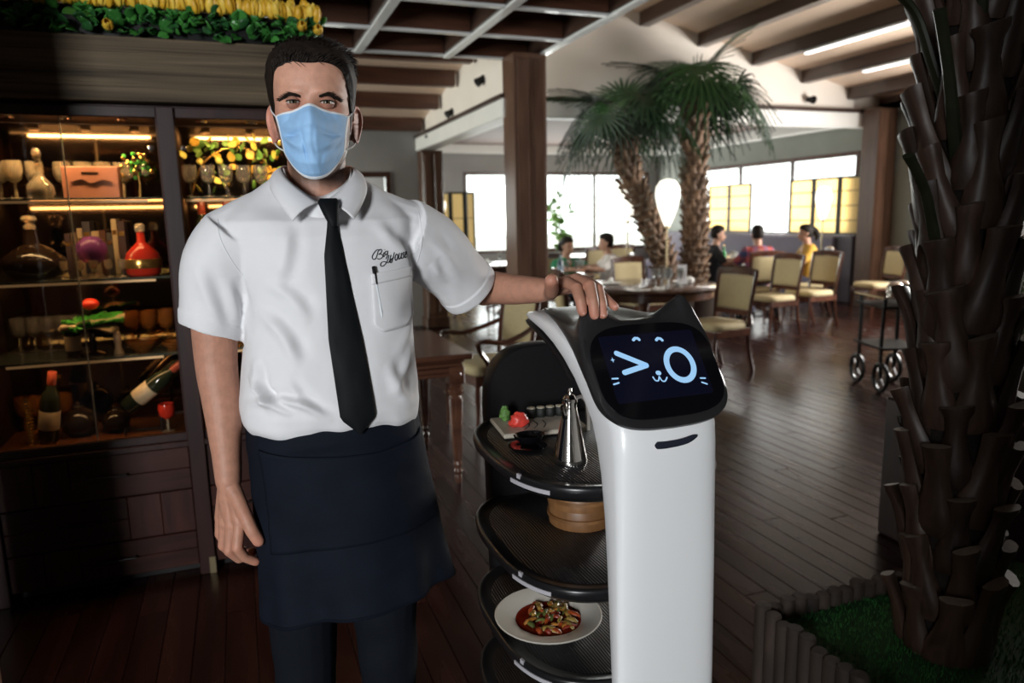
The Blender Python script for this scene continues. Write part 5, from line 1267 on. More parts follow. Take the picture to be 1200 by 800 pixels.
ch0 = make_chair('dining_chair', 'x')
def chair(x, y, rz, label, src=None):
    global ch0_used
    if not ch0_used: ch0_used = True; ch0.location = (x, y, 0); ch0.rotation_euler = (0, 0, rad(rz)); ch0['label'] = label; return ch0
    return dup(ch0, (x, y, 0), rad(rz), label)
ch0_used = False
chair(4.16, 5.70, -80, 'cream and dark wood dining chair just right of the robot head')
chair(6.08, 7.22, -84, 'cream dining chair in the middle of the three on the right')
chair(6.86, 7.42, -86, 'cream dining chair beside the yellow-clad diner, rightmost of the three')
chair(8.3, 7.7, -100, 'cream dining chair at the far right in front of the dark post')
chair(4.50, 7.66, 4, 'cream dining chair on the far side of the round table')
chair(3.22, 6.55, 78, 'dark-railed dining chair at the left of the round table')
chair(.98, 5.35, 10, 'cream dining chair at the far end of the fluted-leg table')
chair(3.35, 10.6, 60, 'chair beside the post, left of the far dark table'); chair(4.55, 11.5, 185, 'chair in front of the left rear window'); chair(5.55, 11.2, 190, 'chair behind the diner in white'); chair(3.0, 11.8, 20, 'chair near the far folding screen'); chair(6.3, 11.6, 175, 'chair near the middle of the rear window')
arm = make_chair('armchair', 'dark wood armchair with curved arms and cream cushions beside the fluted table', True); arm.location = (1.62, 4.86, 0); arm.rotation_euler = (0, 0, rad(-78)); arm['group'] = 'armchairs'
# near table with fluted turned legs
nt_ = thing('carved_table', (.83, 4.22, 0), 'dark wood table with fluted turned legs behind the waiter', 'table')
m_ = MB(); m_.cbox((0, 0, .745), (.66, 0.94, .032), .012); m_.build('tabletop', 'table_wood', nt_)
for k, (z, dz, e) in enumerate(((.715, .012, .0), (.695, .02, -.014), (.668, .026, -.006), (.642, .02, -.014))):
    m_ = MB(); m_.cbox((0, 0, z), (.58 + e, .86 + e, dz), .003); m_.build('apron_moulding', 'table_wood', nt_)
def fluted(x, y):
    m_ = MB(); prof = [(.0, .018), (.03, .022), (.05, .018), (.07, .027), (.09, .019), (.10, .021), (.115, .026), (.13, .021), (.14, .024), (.36, .036), (.50, .043), (.515, .034), (.53, .044), (.55, .046), (.562, .034), (.575, .040), (.585, .03)]
    rg = []
    for z, r_ in prof:
        fl = .14 < z < .505
        rg.append([((r_ - (.004 if (fl and k % 4 == 0) else 0)) * math.cos(2 * PI * k / 48) + x, (r_ - (.004 if (fl and k % 4 == 0) else 0)) * math.sin(2 * PI * k / 48) + y, z) for k in range(48)])
    rg2 = []
    for a, b, p in zip(rg[:-1], rg[1:], prof[:-1]): rg2.append(a)
    rg2.append(rg[-1]); m_.loft(rg2); l_ = m_.build('leg', 'table_wood', nt_, sharp=30)
    m_ = MB(); m_.cbox((x, y, .635), (.088, .088, .10), .004); m_.build('corner_block', 'table_wood', l_)
    m_ = MB(); m_.lathe([(.001, 0), (.026, 0), (.02, .006), (.001, .007)], (x, y - .046, .635), 14, None); m_.v = [(a, y - .044 - (c - .635), .635 + (b - (y - .046))) for a, b, c in m_.v]; m_.build('rosette', 'table_wood', l_)
for x in (-.245, .245):
    for y in (-.385, .385): fluted(x, y)
# dining tables
def round_table(x, y, r_, label, name='round_table'):
    t = thing(name, (x, y, 0), label, 'table', group='dining tables')
    m_ = MB(); m_.lathe([(.001, .715), (r_ - .05, .715), (r_ - .02, .718), (r_, .735), (r_, .745), (r_ - .012, .752), (.001, .752)], n=48); m_.build('tabletop', 'table_wood', t)
    m_ = MB(); m_.lathe([(r_ - .10, .64), (r_ - .08, .64), (r_ - .08, .716), (r_ - .10, .716)], n=40); m_.build('apron', 'table_wood', t)
    m_ = MB(); m_.lathe([(.001, .03), (.10, .03), (.07, .08), (.05, .14), (.06, .3), (.045, .45), (.07, .6), (.12, .70), (.001, .715)], n=20); m_.build('pedestal', 'table_wood', t)
    for k in range(4):
        a = PI / 4 + k * PI / 2; m_ = MB(); m_.tube(catmull([(.05 * math.cos(a), .05 * math.sin(a), .13), (.25 * math.cos(a), .25 * math.sin(a), .09), (.42 * math.cos(a), .42 * math.sin(a), .02)], 4), [.03] * 5 + [.024] * 4, 8); m_.build('foot', 'table_wood', t)
    return t
round_table(4.0, 6.72, .80, 'round dark dining table with glassware behind the robot')
round_table(6.95, 8.85, .55, 'dining table among the three diners on the right'); round_table(3.82, 8.42, .42, 'dining table of the green-clad and white-clad diners'); round_table(4.0, 10.9, .7, 'dark dining table in front of the left rear window'); round_table(6.0, 12.2, .7, 'dining table in front of the middle rear window'); round_table(7.75, 10.6, .6, 'dining table by the paper screens')
# ---- table ware
wg_proto = None
def wineglass(x, y, z, label, h=.19, group='wine glasses on the tables'):
    global wg_proto
    if wg_proto is None:
        t = thing('wine_glass', (x, y, z), label, 'glass', group=group)
        m_ = MB(); m_.lathe([(.006, .085), (.025, .098), (.036, .13), (.033, .19), (.0318, .19), (.034, .13), (.023, .1), (.001, .09)], n=14); m_.build('bowl', 'glass_clear', t); m_ = MB(); m_.lathe([(.001, 0), (.034, 0), (.03, .003), (.005, .008), (.004, .085), (.001, .086)], n=12); m_.build('stem', 'glass_clear', t); wg_proto = t; return t
    t = dup(wg_proto, (x, y, z), 0, label, group); return t
TT = .7525
random.seed(2)
def glass_row(pts, lab, group):
    for k, (x, y) in enumerate(sorted(pts, key=lambda p: pix((p[0], p[1], .85))[0])): wineglass(x, y, TT, ORD[k] + ' ' + lab, group=group)
glass_row([(4.05 + a, 6.62 + b) for a, b in ((-.02, -.30), (.05, -.22), (.13, -.30), (.0, -.16), (.10, -.12), (.20, -.20), (-.10, -.20))], 'wine glass in the cluster on the round table', 'wine glasses on the round table')
glass_row([(6.7, 8.75), (6.85, 8.7), (6.95, 8.62), (7.05, 8.7), (6.8, 8.95), (7.15, 8.9)], 'wine glass between the diners on the right', 'wine glasses of the right diners')
glass_row([(3.92, 8.22), (4.02, 8.3), (3.80, 8.25)], 'wine glass in front of the green-clad diner', 'wine glasses of the left diners')
glass_row([(3.9, 10.6), (4.05, 10.55), (4.2, 10.65), (3.8, 10.75)], 'wine glass on the far table before the left rear window', 'wine glasses on the far table')
cdh = thing('card_holder', (4.33, 6.52, TT), 'clear acrylic card stand with a small picture on the round table', 'card stand')
m_ = MB(); m_.cbox((0, 0, .006), (.12, .06, .012), .003); m_.build('base', 'glass_clear', cdh); m_ = MB(); m_.cbox((0, 0, .11), (.11, .008, .20), .003); m_.build('card', pm('card_white', (.55, .55, .56), .3), cdh); m_ = MB(); m_.b2(-.03, .03, -.006, -.0042, .07, .15); m_.build('picture', pm('card_pic', (.20, .16, .14), .5), cdh)
def plate_set(x, y, label, r_=.12):
    t = thing('plate', (x, y, TT), label, 'plate', group='plates laid on the tables'); m_ = MB(); m_.lathe([(.001, 0), (r_ * .6, 0), (r_ * .7, .004), (r_, .014), (r_ - .002, .016), (r_ * .68, .007), (.001, .006)], n=28); m_.build('dish', 'linen', t)
    m_ = MB(); m_.tube([(-.02, -.02, .03), (.0, 0, .055), (.02, .02, .03)], [.03, .022, .012], 8); m_.build('napkin', 'linen', t)
plate_set(3.62, 6.20, 'white plate with folded napkin at the near edge of the round table'); plate_set(3.75, 7.0, 'white plate with folded napkin at the far side of the round table'); plate_set(4.5, 6.75, 'white plate with folded napkin at the right of the round table'); plate_set(4.1, 10.95, 'white plate with napkin on the far left table'); plate_set(6.1, 12.1, 'white plate with napkin on the table before the middle rear window'); plate_set(3.75, 11.2, 'white plate at the rear of the far left table')
def vessel(name, label, cat, x, y, prof, mat, z=TT, extra=None):
    t = thing(name, (x, y, z), label, cat); m_ = MB(); m_.lathe(prof, n=16); m_.build('body', mat, t)
    if extra: m_ = MB(); m_.lathe(extra[0], n=14); m_.build(extra[2], extra[1], t)
    return t
BP = [(.001, 0), (.036, 0), (.038, .005), (.038, .17), (.015, .22), (.013, .27), (.001, .272)]
vessel('water_bottle', 'blue-labelled water bottle before the green-clad diner', 'bottle', 3.70, 8.22, BP, pm('bottle_blue', (.06, .12, .16), .1, trans=.3), extra=([(.0382, .07), (.039, .072), (.039, .13), (.0382, .132)], pm('label_blue', (.25, .35, .45), .5), 'label'))
vessel('green_bottle', 'green glass bottle in front of the diner in black', 'bottle', 6.48, 8.72, BP, pm('bottle_green', (.02, .22, .05), .08, trans=.2), extra=([(.0135, .262), (.015, .264), (.015, .285), (.001, .286)], M['gold'], 'cap'))
vessel('juice_glass', 'glass of orange juice among the right diners', 'glass', 6.58, 8.62, [(.001, 0), (.028, 0), (.034, .12), (.032, .12), (.027, .006), (.001, .006)], M['glass_clear'], extra=([(.001, .007), (.026, .007), (.031, .095), (.001, .096)], pm('juice', (.75, .22, .03), .2), 'juice'))
vessel('red_drink', 'glass of red-orange drink next to the orange juice', 'glass', 6.72, 8.60, [(.001, 0), (.028, 0), (.034, .12), (.032, .12), (.027, .006), (.001, .006)], M['glass_clear'], extra=([(.001, .007), (.026, .007), (.031, .085), (.001, .086)], pm('red_juice', (.6, .08, .02), .2), 'juice'))
vessel('sugar_bowl', 'small white lidded bowl on the round table', 'bowl', 4.46, 6.58, [(.001, 0), (.03, 0), (.05, .02), (.055, .05), (.03, .07), (.01, .08), (.001, .084)], M['linen'])
vessel('candle_lamp', 'low yellow candle light on the right diners table', 'candle', 7.1, 8.58, [(.001, 0), (.04, 0), (.05, .02), (.05, .05), (.001, .052)], M['gold'], extra=([(.001, .052), (.03, .054), (.001, .07)], pm('flame', (1, .7, .2), .5, emit=((1., .65, .2), 3.)), 'flame'))
# ---- balloon floor lamps
M['lamp_white'] = pm('lamp_white', (.9, .88, .8), .6, emit=((1., .95, .82), 1.3))
def floor_lamp(x, y, z0, z1, label, w=.155):
    t = thing('floor_lamp', (x, y, 0), label, 'lamp'); h = z1 - z0
    m_ = MB(); m_.lathe([(.03, z0), (.06, z0 + .10 * h), (w * .8, z0 + .4 * h), (w, z0 + .66 * h), (w * .93, z0 + .83 * h), (w * .6, z0 + .96 * h), (.02, z1)], n=24); m_.build('shade', 'lamp_white', t)
    m_ = MB(); m_.lathe([(.012, .03), (.012, z0 + .02)], n=10); m_.build('pole', M['brass'], t); m_ = MB(); m_.lathe([(.001, 0), (.15, 0), (.15, .012), (.02, .035), (.001, .036)], n=24); m_.build('base', M['brass'], t)
    m_ = MB(); m_.lathe([(.03, z0 - .02), (.034, z0 - .015), (.034, z0 + .02), (.03, z0 + .025)], n=16); m_.build('collar', M['brass'], t)
floor_lamp(5.06, 7.97, 1.335, 1.92, 'white balloon-shaped floor lamp in front of the two palms'); floor_lamp(9.0, 9.52, 1.33, 1.885, 'white balloon-shaped lamp before the right paper screen', .13); floor_lamp(3.36, 12.9, 1.40, 1.86, 'white balloon-shaped lamp by the far folding screen', .19); floor_lamp(4.75, 8.42, 1.40, 1.95, 'white balloon lamp half hidden behind the left palm trunk', .15)
# ---- paper screens
def paper():
    m = bpy.data.materials.new('shoji_paper'); m.use_nodes = True; nt = m.node_tree; nt.nodes.remove(_bsdf(m)); out = nt.nodes['Material Output']
    d, t, mx = nt.nodes.new('ShaderNodeBsdfDiffuse'), nt.nodes.new('ShaderNodeBsdfTranslucent'), nt.nodes.new('ShaderNodeMixShader')
    tc = nt.nodes.new('ShaderNodeTexCoord'); n = nt.nodes.new('ShaderNodeTexNoise'); n.inputs['Scale'].default_value = 6; r = nt.nodes.new('ShaderNodeValToRGB'); r.color_ramp.elements[0].color = (.72, .58, .33, 1); r.color_ramp.elements[1].color = (.78, .66, .42, 1)
    nt.links.new(tc.outputs['Object'], n.inputs[0]); nt.links.new(n.outputs[0], r.inputs[0]); nt.links.new(r.outputs[0], d.inputs[0]); nt.links.new(r.outputs[0], t.inputs[0])
    mx.inputs[0].default_value = .75; nt.links.new(d.outputs[0], mx.inputs[1]); nt.links.new(t.outputs[0], mx.inputs[2]); nt.links.new(mx.outputs[0], out.inputs[0]); return m
M['paper'] = paper()
def screen(p0, p1, npan, z0, z1, label, zig=0.):
    c = ((p0[0] + p1[0]) / 2, (p0[1] + p1[1]) / 2); t = thing('paper_screen', (c[0], c[1], z0), label, 'screen'); d = Vector((p1[0] - p0[0], p1[1] - p0[1], 0)); nrm = Vector((-d.y, d.x, 0)).normalized()
    for k in range(npan):
        a = Vector((p0[0] - c[0], p0[1] - c[1], 0)) + d * k / npan + nrm * zig * (k % 2); b = Vector((p0[0] - c[0], p0[1] - c[1], 0)) + d * (k + 1) / npan + nrm * zig * ((k + 1) % 2); e = (b - a); L = e.length; R_ = Matrix.Rotation(math.atan2(e.y, e.x), 3, 'Z'); mid = (a + b) / 2; h = z1 - z0
        m_ = MB(); 
        for s_ in (-1, 1): m_.cbox(mid + R_ @ Vector((s_ * (L / 2 - .024), 0, h / 2)), (.05, .03, h), .004, R_)
        for z in (.018, h - .018): m_.cbox(mid + Vector((0, 0, z)), (L - .04, .03, .034), .004, R_)
        fr = m_.build('panel_frame', M['black_metal'], t)
        for q in range(1, 4): m_ = MB(); m_.cbox(mid + Vector((0, 0, h * q / 4)), (L - .06, .014, .018), .002, R_); m_.build('lattice_bar', pm('lattice', (.30, .22, .12), .6), fr)
        m_ = MB(); m_.cbox(mid + Vector((0, 0, h / 2)), (L - .05, .003, h - .05), .0005, R_); m_.build('paper', 'paper', fr, smooth=False)
screen((9.36, 13.15), (9.36, 11.78), 2, 1.085, 2.04, 'two-panel paper screen on the ledge left of the bright window gap'); screen((9.36, 10.72), (9.36, 8.97), 3, 1.085, 2.04, 'three-panel paper screen on the ledge at the right')
screen((3.55, 13.3), (4.35, 13.5), 3, .0, 1.97, 'tall folding paper screen at the far left beyond the post', .12)
# banquette under the screens
bq = thing('banquette', (8.95, 12.0, 0), 'long grey-violet upholstered bench under the right-hand windows', 'bench'); vio = pm('violet_cloth', (.13, .11, .14), .7, noise=(40, .1))
for nm, a in (('seat', (-.25, .25, -2.6, 2.6, .30, .46)), ('backrest', (.16, .26, -2.6, 2.6, .46, 1.06)), ('plinth', (-.2, .25, -2.6, 2.6, 0, .30))): m_ = MB(); m_.b2(*a, .02); m_.build(nm, vio, bq)
# ---- wheeled trolley by the big trunk
tl = thing('drinks_trolley', (5.08, 4.55, 0), 'black trolley with spoked wheels and a chrome tray beside the palm trunk', 'trolley', rad(-20))
for sx, sy in ((-.16, -.2), (.16, -.2), (-.16, .2), (.16, .2)):
    m_ = MB(); R_ = Matrix.Rotation(PI / 2, 3, 'Y')
    rg = [[Vector((sx, sy, .13)) + Vector((0.018 * math.cos(b), (.112 + .018 * math.sin(b)) * math.cos(a), (.112 + .018 * math.sin(b)) * math.sin(a))) for b in np.linspace(0, 2 * PI, 8, endpoint=False)] for a in np.linspace(0, 2 * PI, 28, endpoint=False)]
    m_.loft(rg, wrap=True); w_ = m_.build('wheel', M['black_metal'], tl)
    for k in range(4): a = PI * k / 4; m_ = MB(); m_.tube([(sx, sy - .11 * math.cos(a), .13 - .11 * math.sin(a)), (sx, sy + .11 * math.cos(a), .13 + .11 * math.sin(a))], .005, 6); m_.build('spoke', M['black_metal'], w_)
    m_ = MB(); m_.tube(catmull([(sx, sy, .13), (sx, sy * .9, .4), (sx, sy, .78)], 4), .016, 8); m_.build('upright', M['black_metal'], tl)
for z, mt in ((.36, 'black_metal'), (.70, 'black_metal')): m_ = MB(); m_.b2(-.19, .19, -.24, .24, z, z + .02, .006); m_.build('shelf', mt, tl)
m_ = MB(); m_.b2(-.2, .2, -.25, .25, .78, .80, .006); m_.build('tray', 'chrome', tl)
for k in range(2):
    t = thing('chrome_pot', (5.0 + .15 * k, 4.46 + .05 * k, .802), ('left' if k == 0 else 'right') + ' chrome pot on the trolley tray', 'pot'); m_ = MB(); m_.lathe([(.001, 0), (.05, 0), (.06, .02), (.058, .08), (.04, .10), (.001, .11)], n=18); m_.build('body', 'chrome', t); m_ = MB(); m_.tube(catmull([(.05, 0, .08), (.085, 0, .08), (.085, 0, .03), (.055, 0, .02)], 4), .005, 6); m_.build('handle', 'chrome', t)
# ---- wall spotlights on the white gable
for k, (y, lb) in enumerate(((7.2, 'near'), (8.35, 'middle'), (9.3, 'far'))):
    t = thing('wall_spotlight', (2.42, y, 2.86 - .16 * k), 'small dark spotlight on the left white gable, ' + lb + ' one', 'lamp', group='spotlights on the white gable'); m_ = MB(); m_.lathe([(.001, 0), (.03, 0), (.045, .09), (.04, .095), (.001, .06)], n=16, R=Matrix.Rotation(rad(-120), 3, 'Y')); m_.build('head', M['black_metal'], t); m_ = MB(); m_.b2(-.03, .0, -.02, .02, -.03, .03, .004); m_.build('bracket', M['black_metal'], t)
t = thing('wall_spotlight', (8.1, 8.97, 3.12), 'small dark spotlight on the rear gable near the right post', 'lamp', group='spotlights on the white gable'); m_ = MB(); m_.lathe([(.001, 0), (.04, 0), (.06, .10), (.05, .105), (.001, .07)], n=16, R=Matrix.Rotation(rad(100), 3, 'X')); m_.build('head', M['black_metal'], t); m_ = MB(); m_.b2(-.03, .03, -.02, .03, -.03, .03, .004); m_.build('bracket', M['black_metal'], t)
# ---- glowing strips standing in for window sheen on two roof beams
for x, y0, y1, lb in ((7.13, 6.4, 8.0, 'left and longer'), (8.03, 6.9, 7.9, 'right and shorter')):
    t = thing('beam_sheen', (x, (y0 + y1) / 2, zroof(x)), 'slim glowing strip for window sheen under a roof beam, %s one' % lb, 'lamp', group='sheen strips under the roof beams'); L = y1 - y0
    m_ = MB(); m_.b2(-.05, .05, -L / 2, L / 2, -.03, -.002, .004); m_.build('sheen_backing', 'white_paint', t); m_ = MB(); m_.b2(-.04, .04, -L / 2 + .02, L / 2 - .02, -.045, -.03, .006); m_.build('tube', pm('sheen_glow', (1, 1, 1), .5, emit=((.95, .97, 1.), 2.2)), t)  # emissive bar imitates a reflection on the beam; no lamp here
# ================================================================== PALMS AND PLANTS
M['boot_brown'] = wood('boot_brown', (.030, .017, .012), (.070, .040, .028), 'Z', 6, 5, rough=.42, spec=.45, bump=.25, rnd=.35)
M['trunk_core'] = pm('trunk_core', (.012, .008, .006), .9, bump=(40, .8), noise=(20, .4))
M['cut_end'] = pm('cut_end', (.16, .13, .10), .7, noise=(60, .2))
def boot_mesh(w, L, flare, seed, mat):
    """one leaf-base stub: swollen foot, narrow waist, flared cut end; grows along +Z, outside faces -Y"""
    random.seed(seed); m_ = MB(); rg = []
    for t, ww, dd, out in ((0, 1.0, .50, .0), (.12, 1.12, .62, -.02), (.30, .98, .58, -.05), (.5, .70, .46, -.09), (.68, .55, .38, -.13), (.85, .62, .38, -.19), (.96, .78 * flare, .40, -.235), (1., .78 * flare, .38, -.25)):
        q = []
        for k in range(10):
            a = 2 * PI * k / 10; cx_, sx_ = sup(a, 2.6); x = w / 2 * ww * cx_; y = w / 2 * dd * sx_ * (1.0 if sx_ < 0 else .5) + out * L * .42 + (.10 * w if sx_ < 0 and abs(cx_) < .5 else 0) * -.4
            q.append((x, y, t * L + (.03 * L * cx_ if t == 1. else 0)))
        rg.append(q)
    m_.loft(rg); me = m_.mesh('boot', True, 50); me.materials.append(M[mat] if isinstance(mat, str) else mat)
    me.materials.append(M['cut_end']); me.polygons[len(me.polygons) - 1].material_index = 1; return me
def palm_trunk(root, axis_pts, r_core, boots, n_ring, dz, z_lo, z_hi, size, tilt=10, core_mat='trunk_core', seed=1):
    ax = catmull(axis_pts, 10); zs = [p.z for p in ax]
    def at(z): return Vector((np.interp(z, zs, [p.x for p in ax]), np.interp(z, zs, [p.y for p in ax]), z))
    m_ = MB(); m_.tube(ax, r_core, 16); m_.build('trunk_core', core_mat, root)
    random.seed(seed); z = z_lo; k = 0
    while z < z_hi:
        for i in range(n_ring):
            a = 2 * PI * (i + .5 * (k % 2)) / n_ring + random.uniform(-.10, .10); c = at(z + random.uniform(-.02, .02) * size); d = at(z + .1) - at(z - .1); 
            o = link('leaf_base', random.choice(boots), None, root); lean = Vector((0, 0, 1)).rotation_difference(d.normalized()).to_matrix()
            o.matrix_local = Matrix.Translation(c) @ lean.to_4x4() @ Matrix.Rotation(a, 4, 'Z') @ Matrix.Translation((0, -r_core * .82, 0)) @ Matrix.Rotation(rad(tilt + random.uniform(-5, 6)), 4, 'X') @ Matrix.Rotation(rad(random.uniform(-7, 7)), 4, 'Y') @ Matrix.Scale(random.uniform(.88, 1.12), 4)
        z += dz; k += 1
# ---- planter and big trunk in the right foreground
PLX, PLY = 1.365, 1.60
plt = thing('log_planter', (PLX, PLY, 0), 'low planter edged with upright half logs at the lower right', 'planter')
logm = wood('log_wood', (.018, .011, .008), (.042, .027, .019), 'Z', 5, 5, rough=.8, bump=.5, rnd=.3)
logs = []
for h in (.345, .352, .36):
    m_ = MB(); m_.lathe([(.001, 0), (.0235, 0), (.0235, h - .006), (.019, h), (.001, h)], n=12); me = m_.mesh('log'); me.materials.append(logm); logs.append(me)
random.seed(6)
for k in range(22): link('log', random.choice(logs), None, plt, (0, -.045 * k, 0), (0, 0, random.random() * 6))
for k in range(1, 24): link('log', random.choice(logs), None, plt, (.045 * k, 0, 0), (0, 0, random.random() * 6))
m_ = MB(); m_.b2(.02, 1.04, -.97, -.02, .0, .30); m_.build('soil', 'trunk_core', plt, smooth=False)
turf = MB(); random.seed(9)
m_ = MB(); m_.b2(.022, 1.04, -.97, -.022, .298, .305); m_.build('turf_base', pm('turf_base', (.010, .055, .012), .9, noise=(60, .4)), plt, smooth=False)
for k in range(9000):
    x, y = random.uniform(.025, 1.0), -random.uniform(.025, .95); a = random.random() * 6.28; h = random.uniform(.010, .02); w_ = .0016; dx, dy = w_ * math.cos(a), w_ * math.sin(a); lx, ly = random.uniform(-.006, .006), random.uniform(-.006, .006)
    turf.add([(x - dx, y - dy, .304), (x + dx, y + dy, .304), (x + lx, y + ly, .304 + h)], [[0, 1, 2]])
o = turf.build('turf_blades', pm('turf_green', (.015, .12, .02), .7, noise=(30, .3)), plt, sharp=180); o['kind'] = 'stuff'
big = thing('palm_trunk', (0, 0, 0), 'huge dark palm trunk covered in cut leaf bases at the right edge', 'palm')
big.location = (1.745, 1.315, .305)
boots = [boot_mesh(.098, .245, f, s_, 'boot_brown') for f, s_ in ((1., 1), (1.12, 2), (.9, 3))]
palm_trunk(big, [(0, 0, -.02), (.02, .03, .6), (.045, .08, 1.3), (.07, .13, 2.3), (.08, .15, 2.5)], .088, boots, 7, .128, -.03, 2.35, 1., 8, seed=12)
pet_m = pm('petiole', (.018, .022, .010), .4, noise=(20, .3)); random.seed(3)
for k, (a, z, L) in enumerate(((200, 1.30, .34), (215, 1.62, .36), (190, 1.02, .3), (230, 1.75, .3), (185, 1.75, .3), (300, 1.6, .34), (330, 1.3, .3), (170, 1.45, .28))):
    a = rad(a); c = Vector((.045, .08, z)); d = Vector((math.cos(a), math.sin(a), 0)); m_ = MB()
    m_.tube(catmull([c + d * .08, c + d * .13 + Vector((0, 0, .10)), c + d * .19 + Vector((0, 0, .22)), c + d * .27 + Vector((0, 0, L))], 4), [.02, .019, .018, .017, .016, .016, .015, .015, .014, .014, .014, .014, .015], 8, flat=.6); m_.build('cut_stalk', pet_m, big)
# orchids on a pedestal behind the trunk
op = thing('orchid_pot', (2.90, 2.02, 0), 'pale pot of white orchids behind the palm trunk at the right edge', 'plant')
m_ = MB(); m_.b2(-.20, .55, -.16, .40, 0, .66, .012); m_.build('pedestal', 'cab_wood', op)  # broad dark box, shaped to hide bright glare on the floor behind
m_ = MB(); m_.lathe([(.001, .66), (.08, .66), (.13, .74), (.15, .86), (.145, .90), (.135, .90), (.13, .87), (.001, .86)], n=28); m_.build('pot', pm('pot_pale', (.30, .30, .22), .4), op)
random.seed(14); om = pm('orchid_white', (.70, .70, .64), .6); lm_ = lgm[0]
pm_ = MB()
rows = [[(s_ * .42 * math.sin(PI * (.05 + .9 * t)) ** .7, .12 * s_ * s_ - .1 * t * t, t) for s_ in (-1, -.5, 0, .5, 1)] for t in np.linspace(0, 1, 5)]
petal = sheet(rows, .02).mesh('petal', True, 180); petal.materials.append(om)
for k in range(4):
    a = 1.6 * k; pts = catmull([(0, 0, .86), (.02 * math.cos(a), .02 * math.sin(a), 1.05), (.04 * math.cos(a), .04 * math.sin(a), 1.25), (.07 * math.cos(a) + .01, .07 * math.sin(a), 1.47 - .05 * k)], 6)
    m_ = MB(); m_.tube(pts, .004, 6); m_.build('stem', lm_, op)
    for j in range(5):
        p = pts[-1 - 2 * j]
        for q in range(5):
            o = link('petal', petal, None, op, tuple(p), (rad(70), 0, 2 * PI * q / 5)); o.rotation_euler = Euler((rad(60), rad(72 * q), a + PI / 2)); o.scale = [.05] * 3
for k in range(8):
    o = link('leaf', lmes[k % 3], None, op, (0, 0, .87), (rad(50), 0, k * .8)); o.scale = (.16, .25, .25)
# ---- background fan palms
fan_mats = [pm('fan_%d' % i, c, .42, noise=(9, .25)) for i, c in enumerate(((.010, .032, .012), (.022, .066, .018), (.007, .021, .009)))]
def fan_mesh(seed, mat, L=.70, nb=21, spread=108, droop=.45):
    random.seed(seed); m_ = MB()
    for i in range(nb):
        an = rad(lerp(-spread, spread, i / (nb - 1)) + random.uniform(-2, 2)); ln = L * (.72 + .28 * math.cos(an * .7)) * random.uniform(.9, 1.05); d = Vector((math.sin(an), 0, math.cos(an))); s_ = Vector((math.cos(an), 0, -math.sin(an)))
        rows = []
        for t in (0, .2, .42, .65, .85, 1.):
            w_ = ln * .95 * (math.tan(rad(spread / nb)) * t * 1.02 if t < .35 else lerp(math.tan(rad(spread / nb)) * .36, .003, (t - .3) / .7)) + .002; dr = droop * ln * max(0, t - .25) ** 2 * random.uniform(.8, 1.3)
            c = d * ln * t + Vector((0, -.66, .75)) * dr + Vector((0, .03 * math.sin(PI * t), 0))
            rows.append((c - s_ * w_, c + Vector((0, -.010 * t, 0)), c + s_ * w_))
        V = [p for r in rows for p in r]; F = []
        for j in range(len(rows) - 1):
            for q in range(2): F.append([j * 3 + q, j * 3 + q + 1, (j + 1) * 3 + q + 1, (j + 1) * 3 + q])
        m_.add(V, F)
    me = bpy.data.meshes.new('frond'); me.from_pydata(m_.v, [], m_.f); me.shade_smooth(); me.materials.append(mat); return me
fans = [fan_mesh(i + 1, fan_mats[i % 3], droop=(.25, .45, .65)[i % 3]) for i in range(6)]
M['palm_trunk_b'] = wood('palm_trunk_b', (.10, .055, .03), (.20, .12, .07), 'Z', 5, 4, rough=.7, bump=.3, rnd=.4)
sboots = [boot_mesh(.10, .16, f, s_, 'palm_trunk_b') for f, s_ in ((1., 4), (1.15, 5))]
stem_m = pm('frond_stem', (.05, .09, .03), .5)
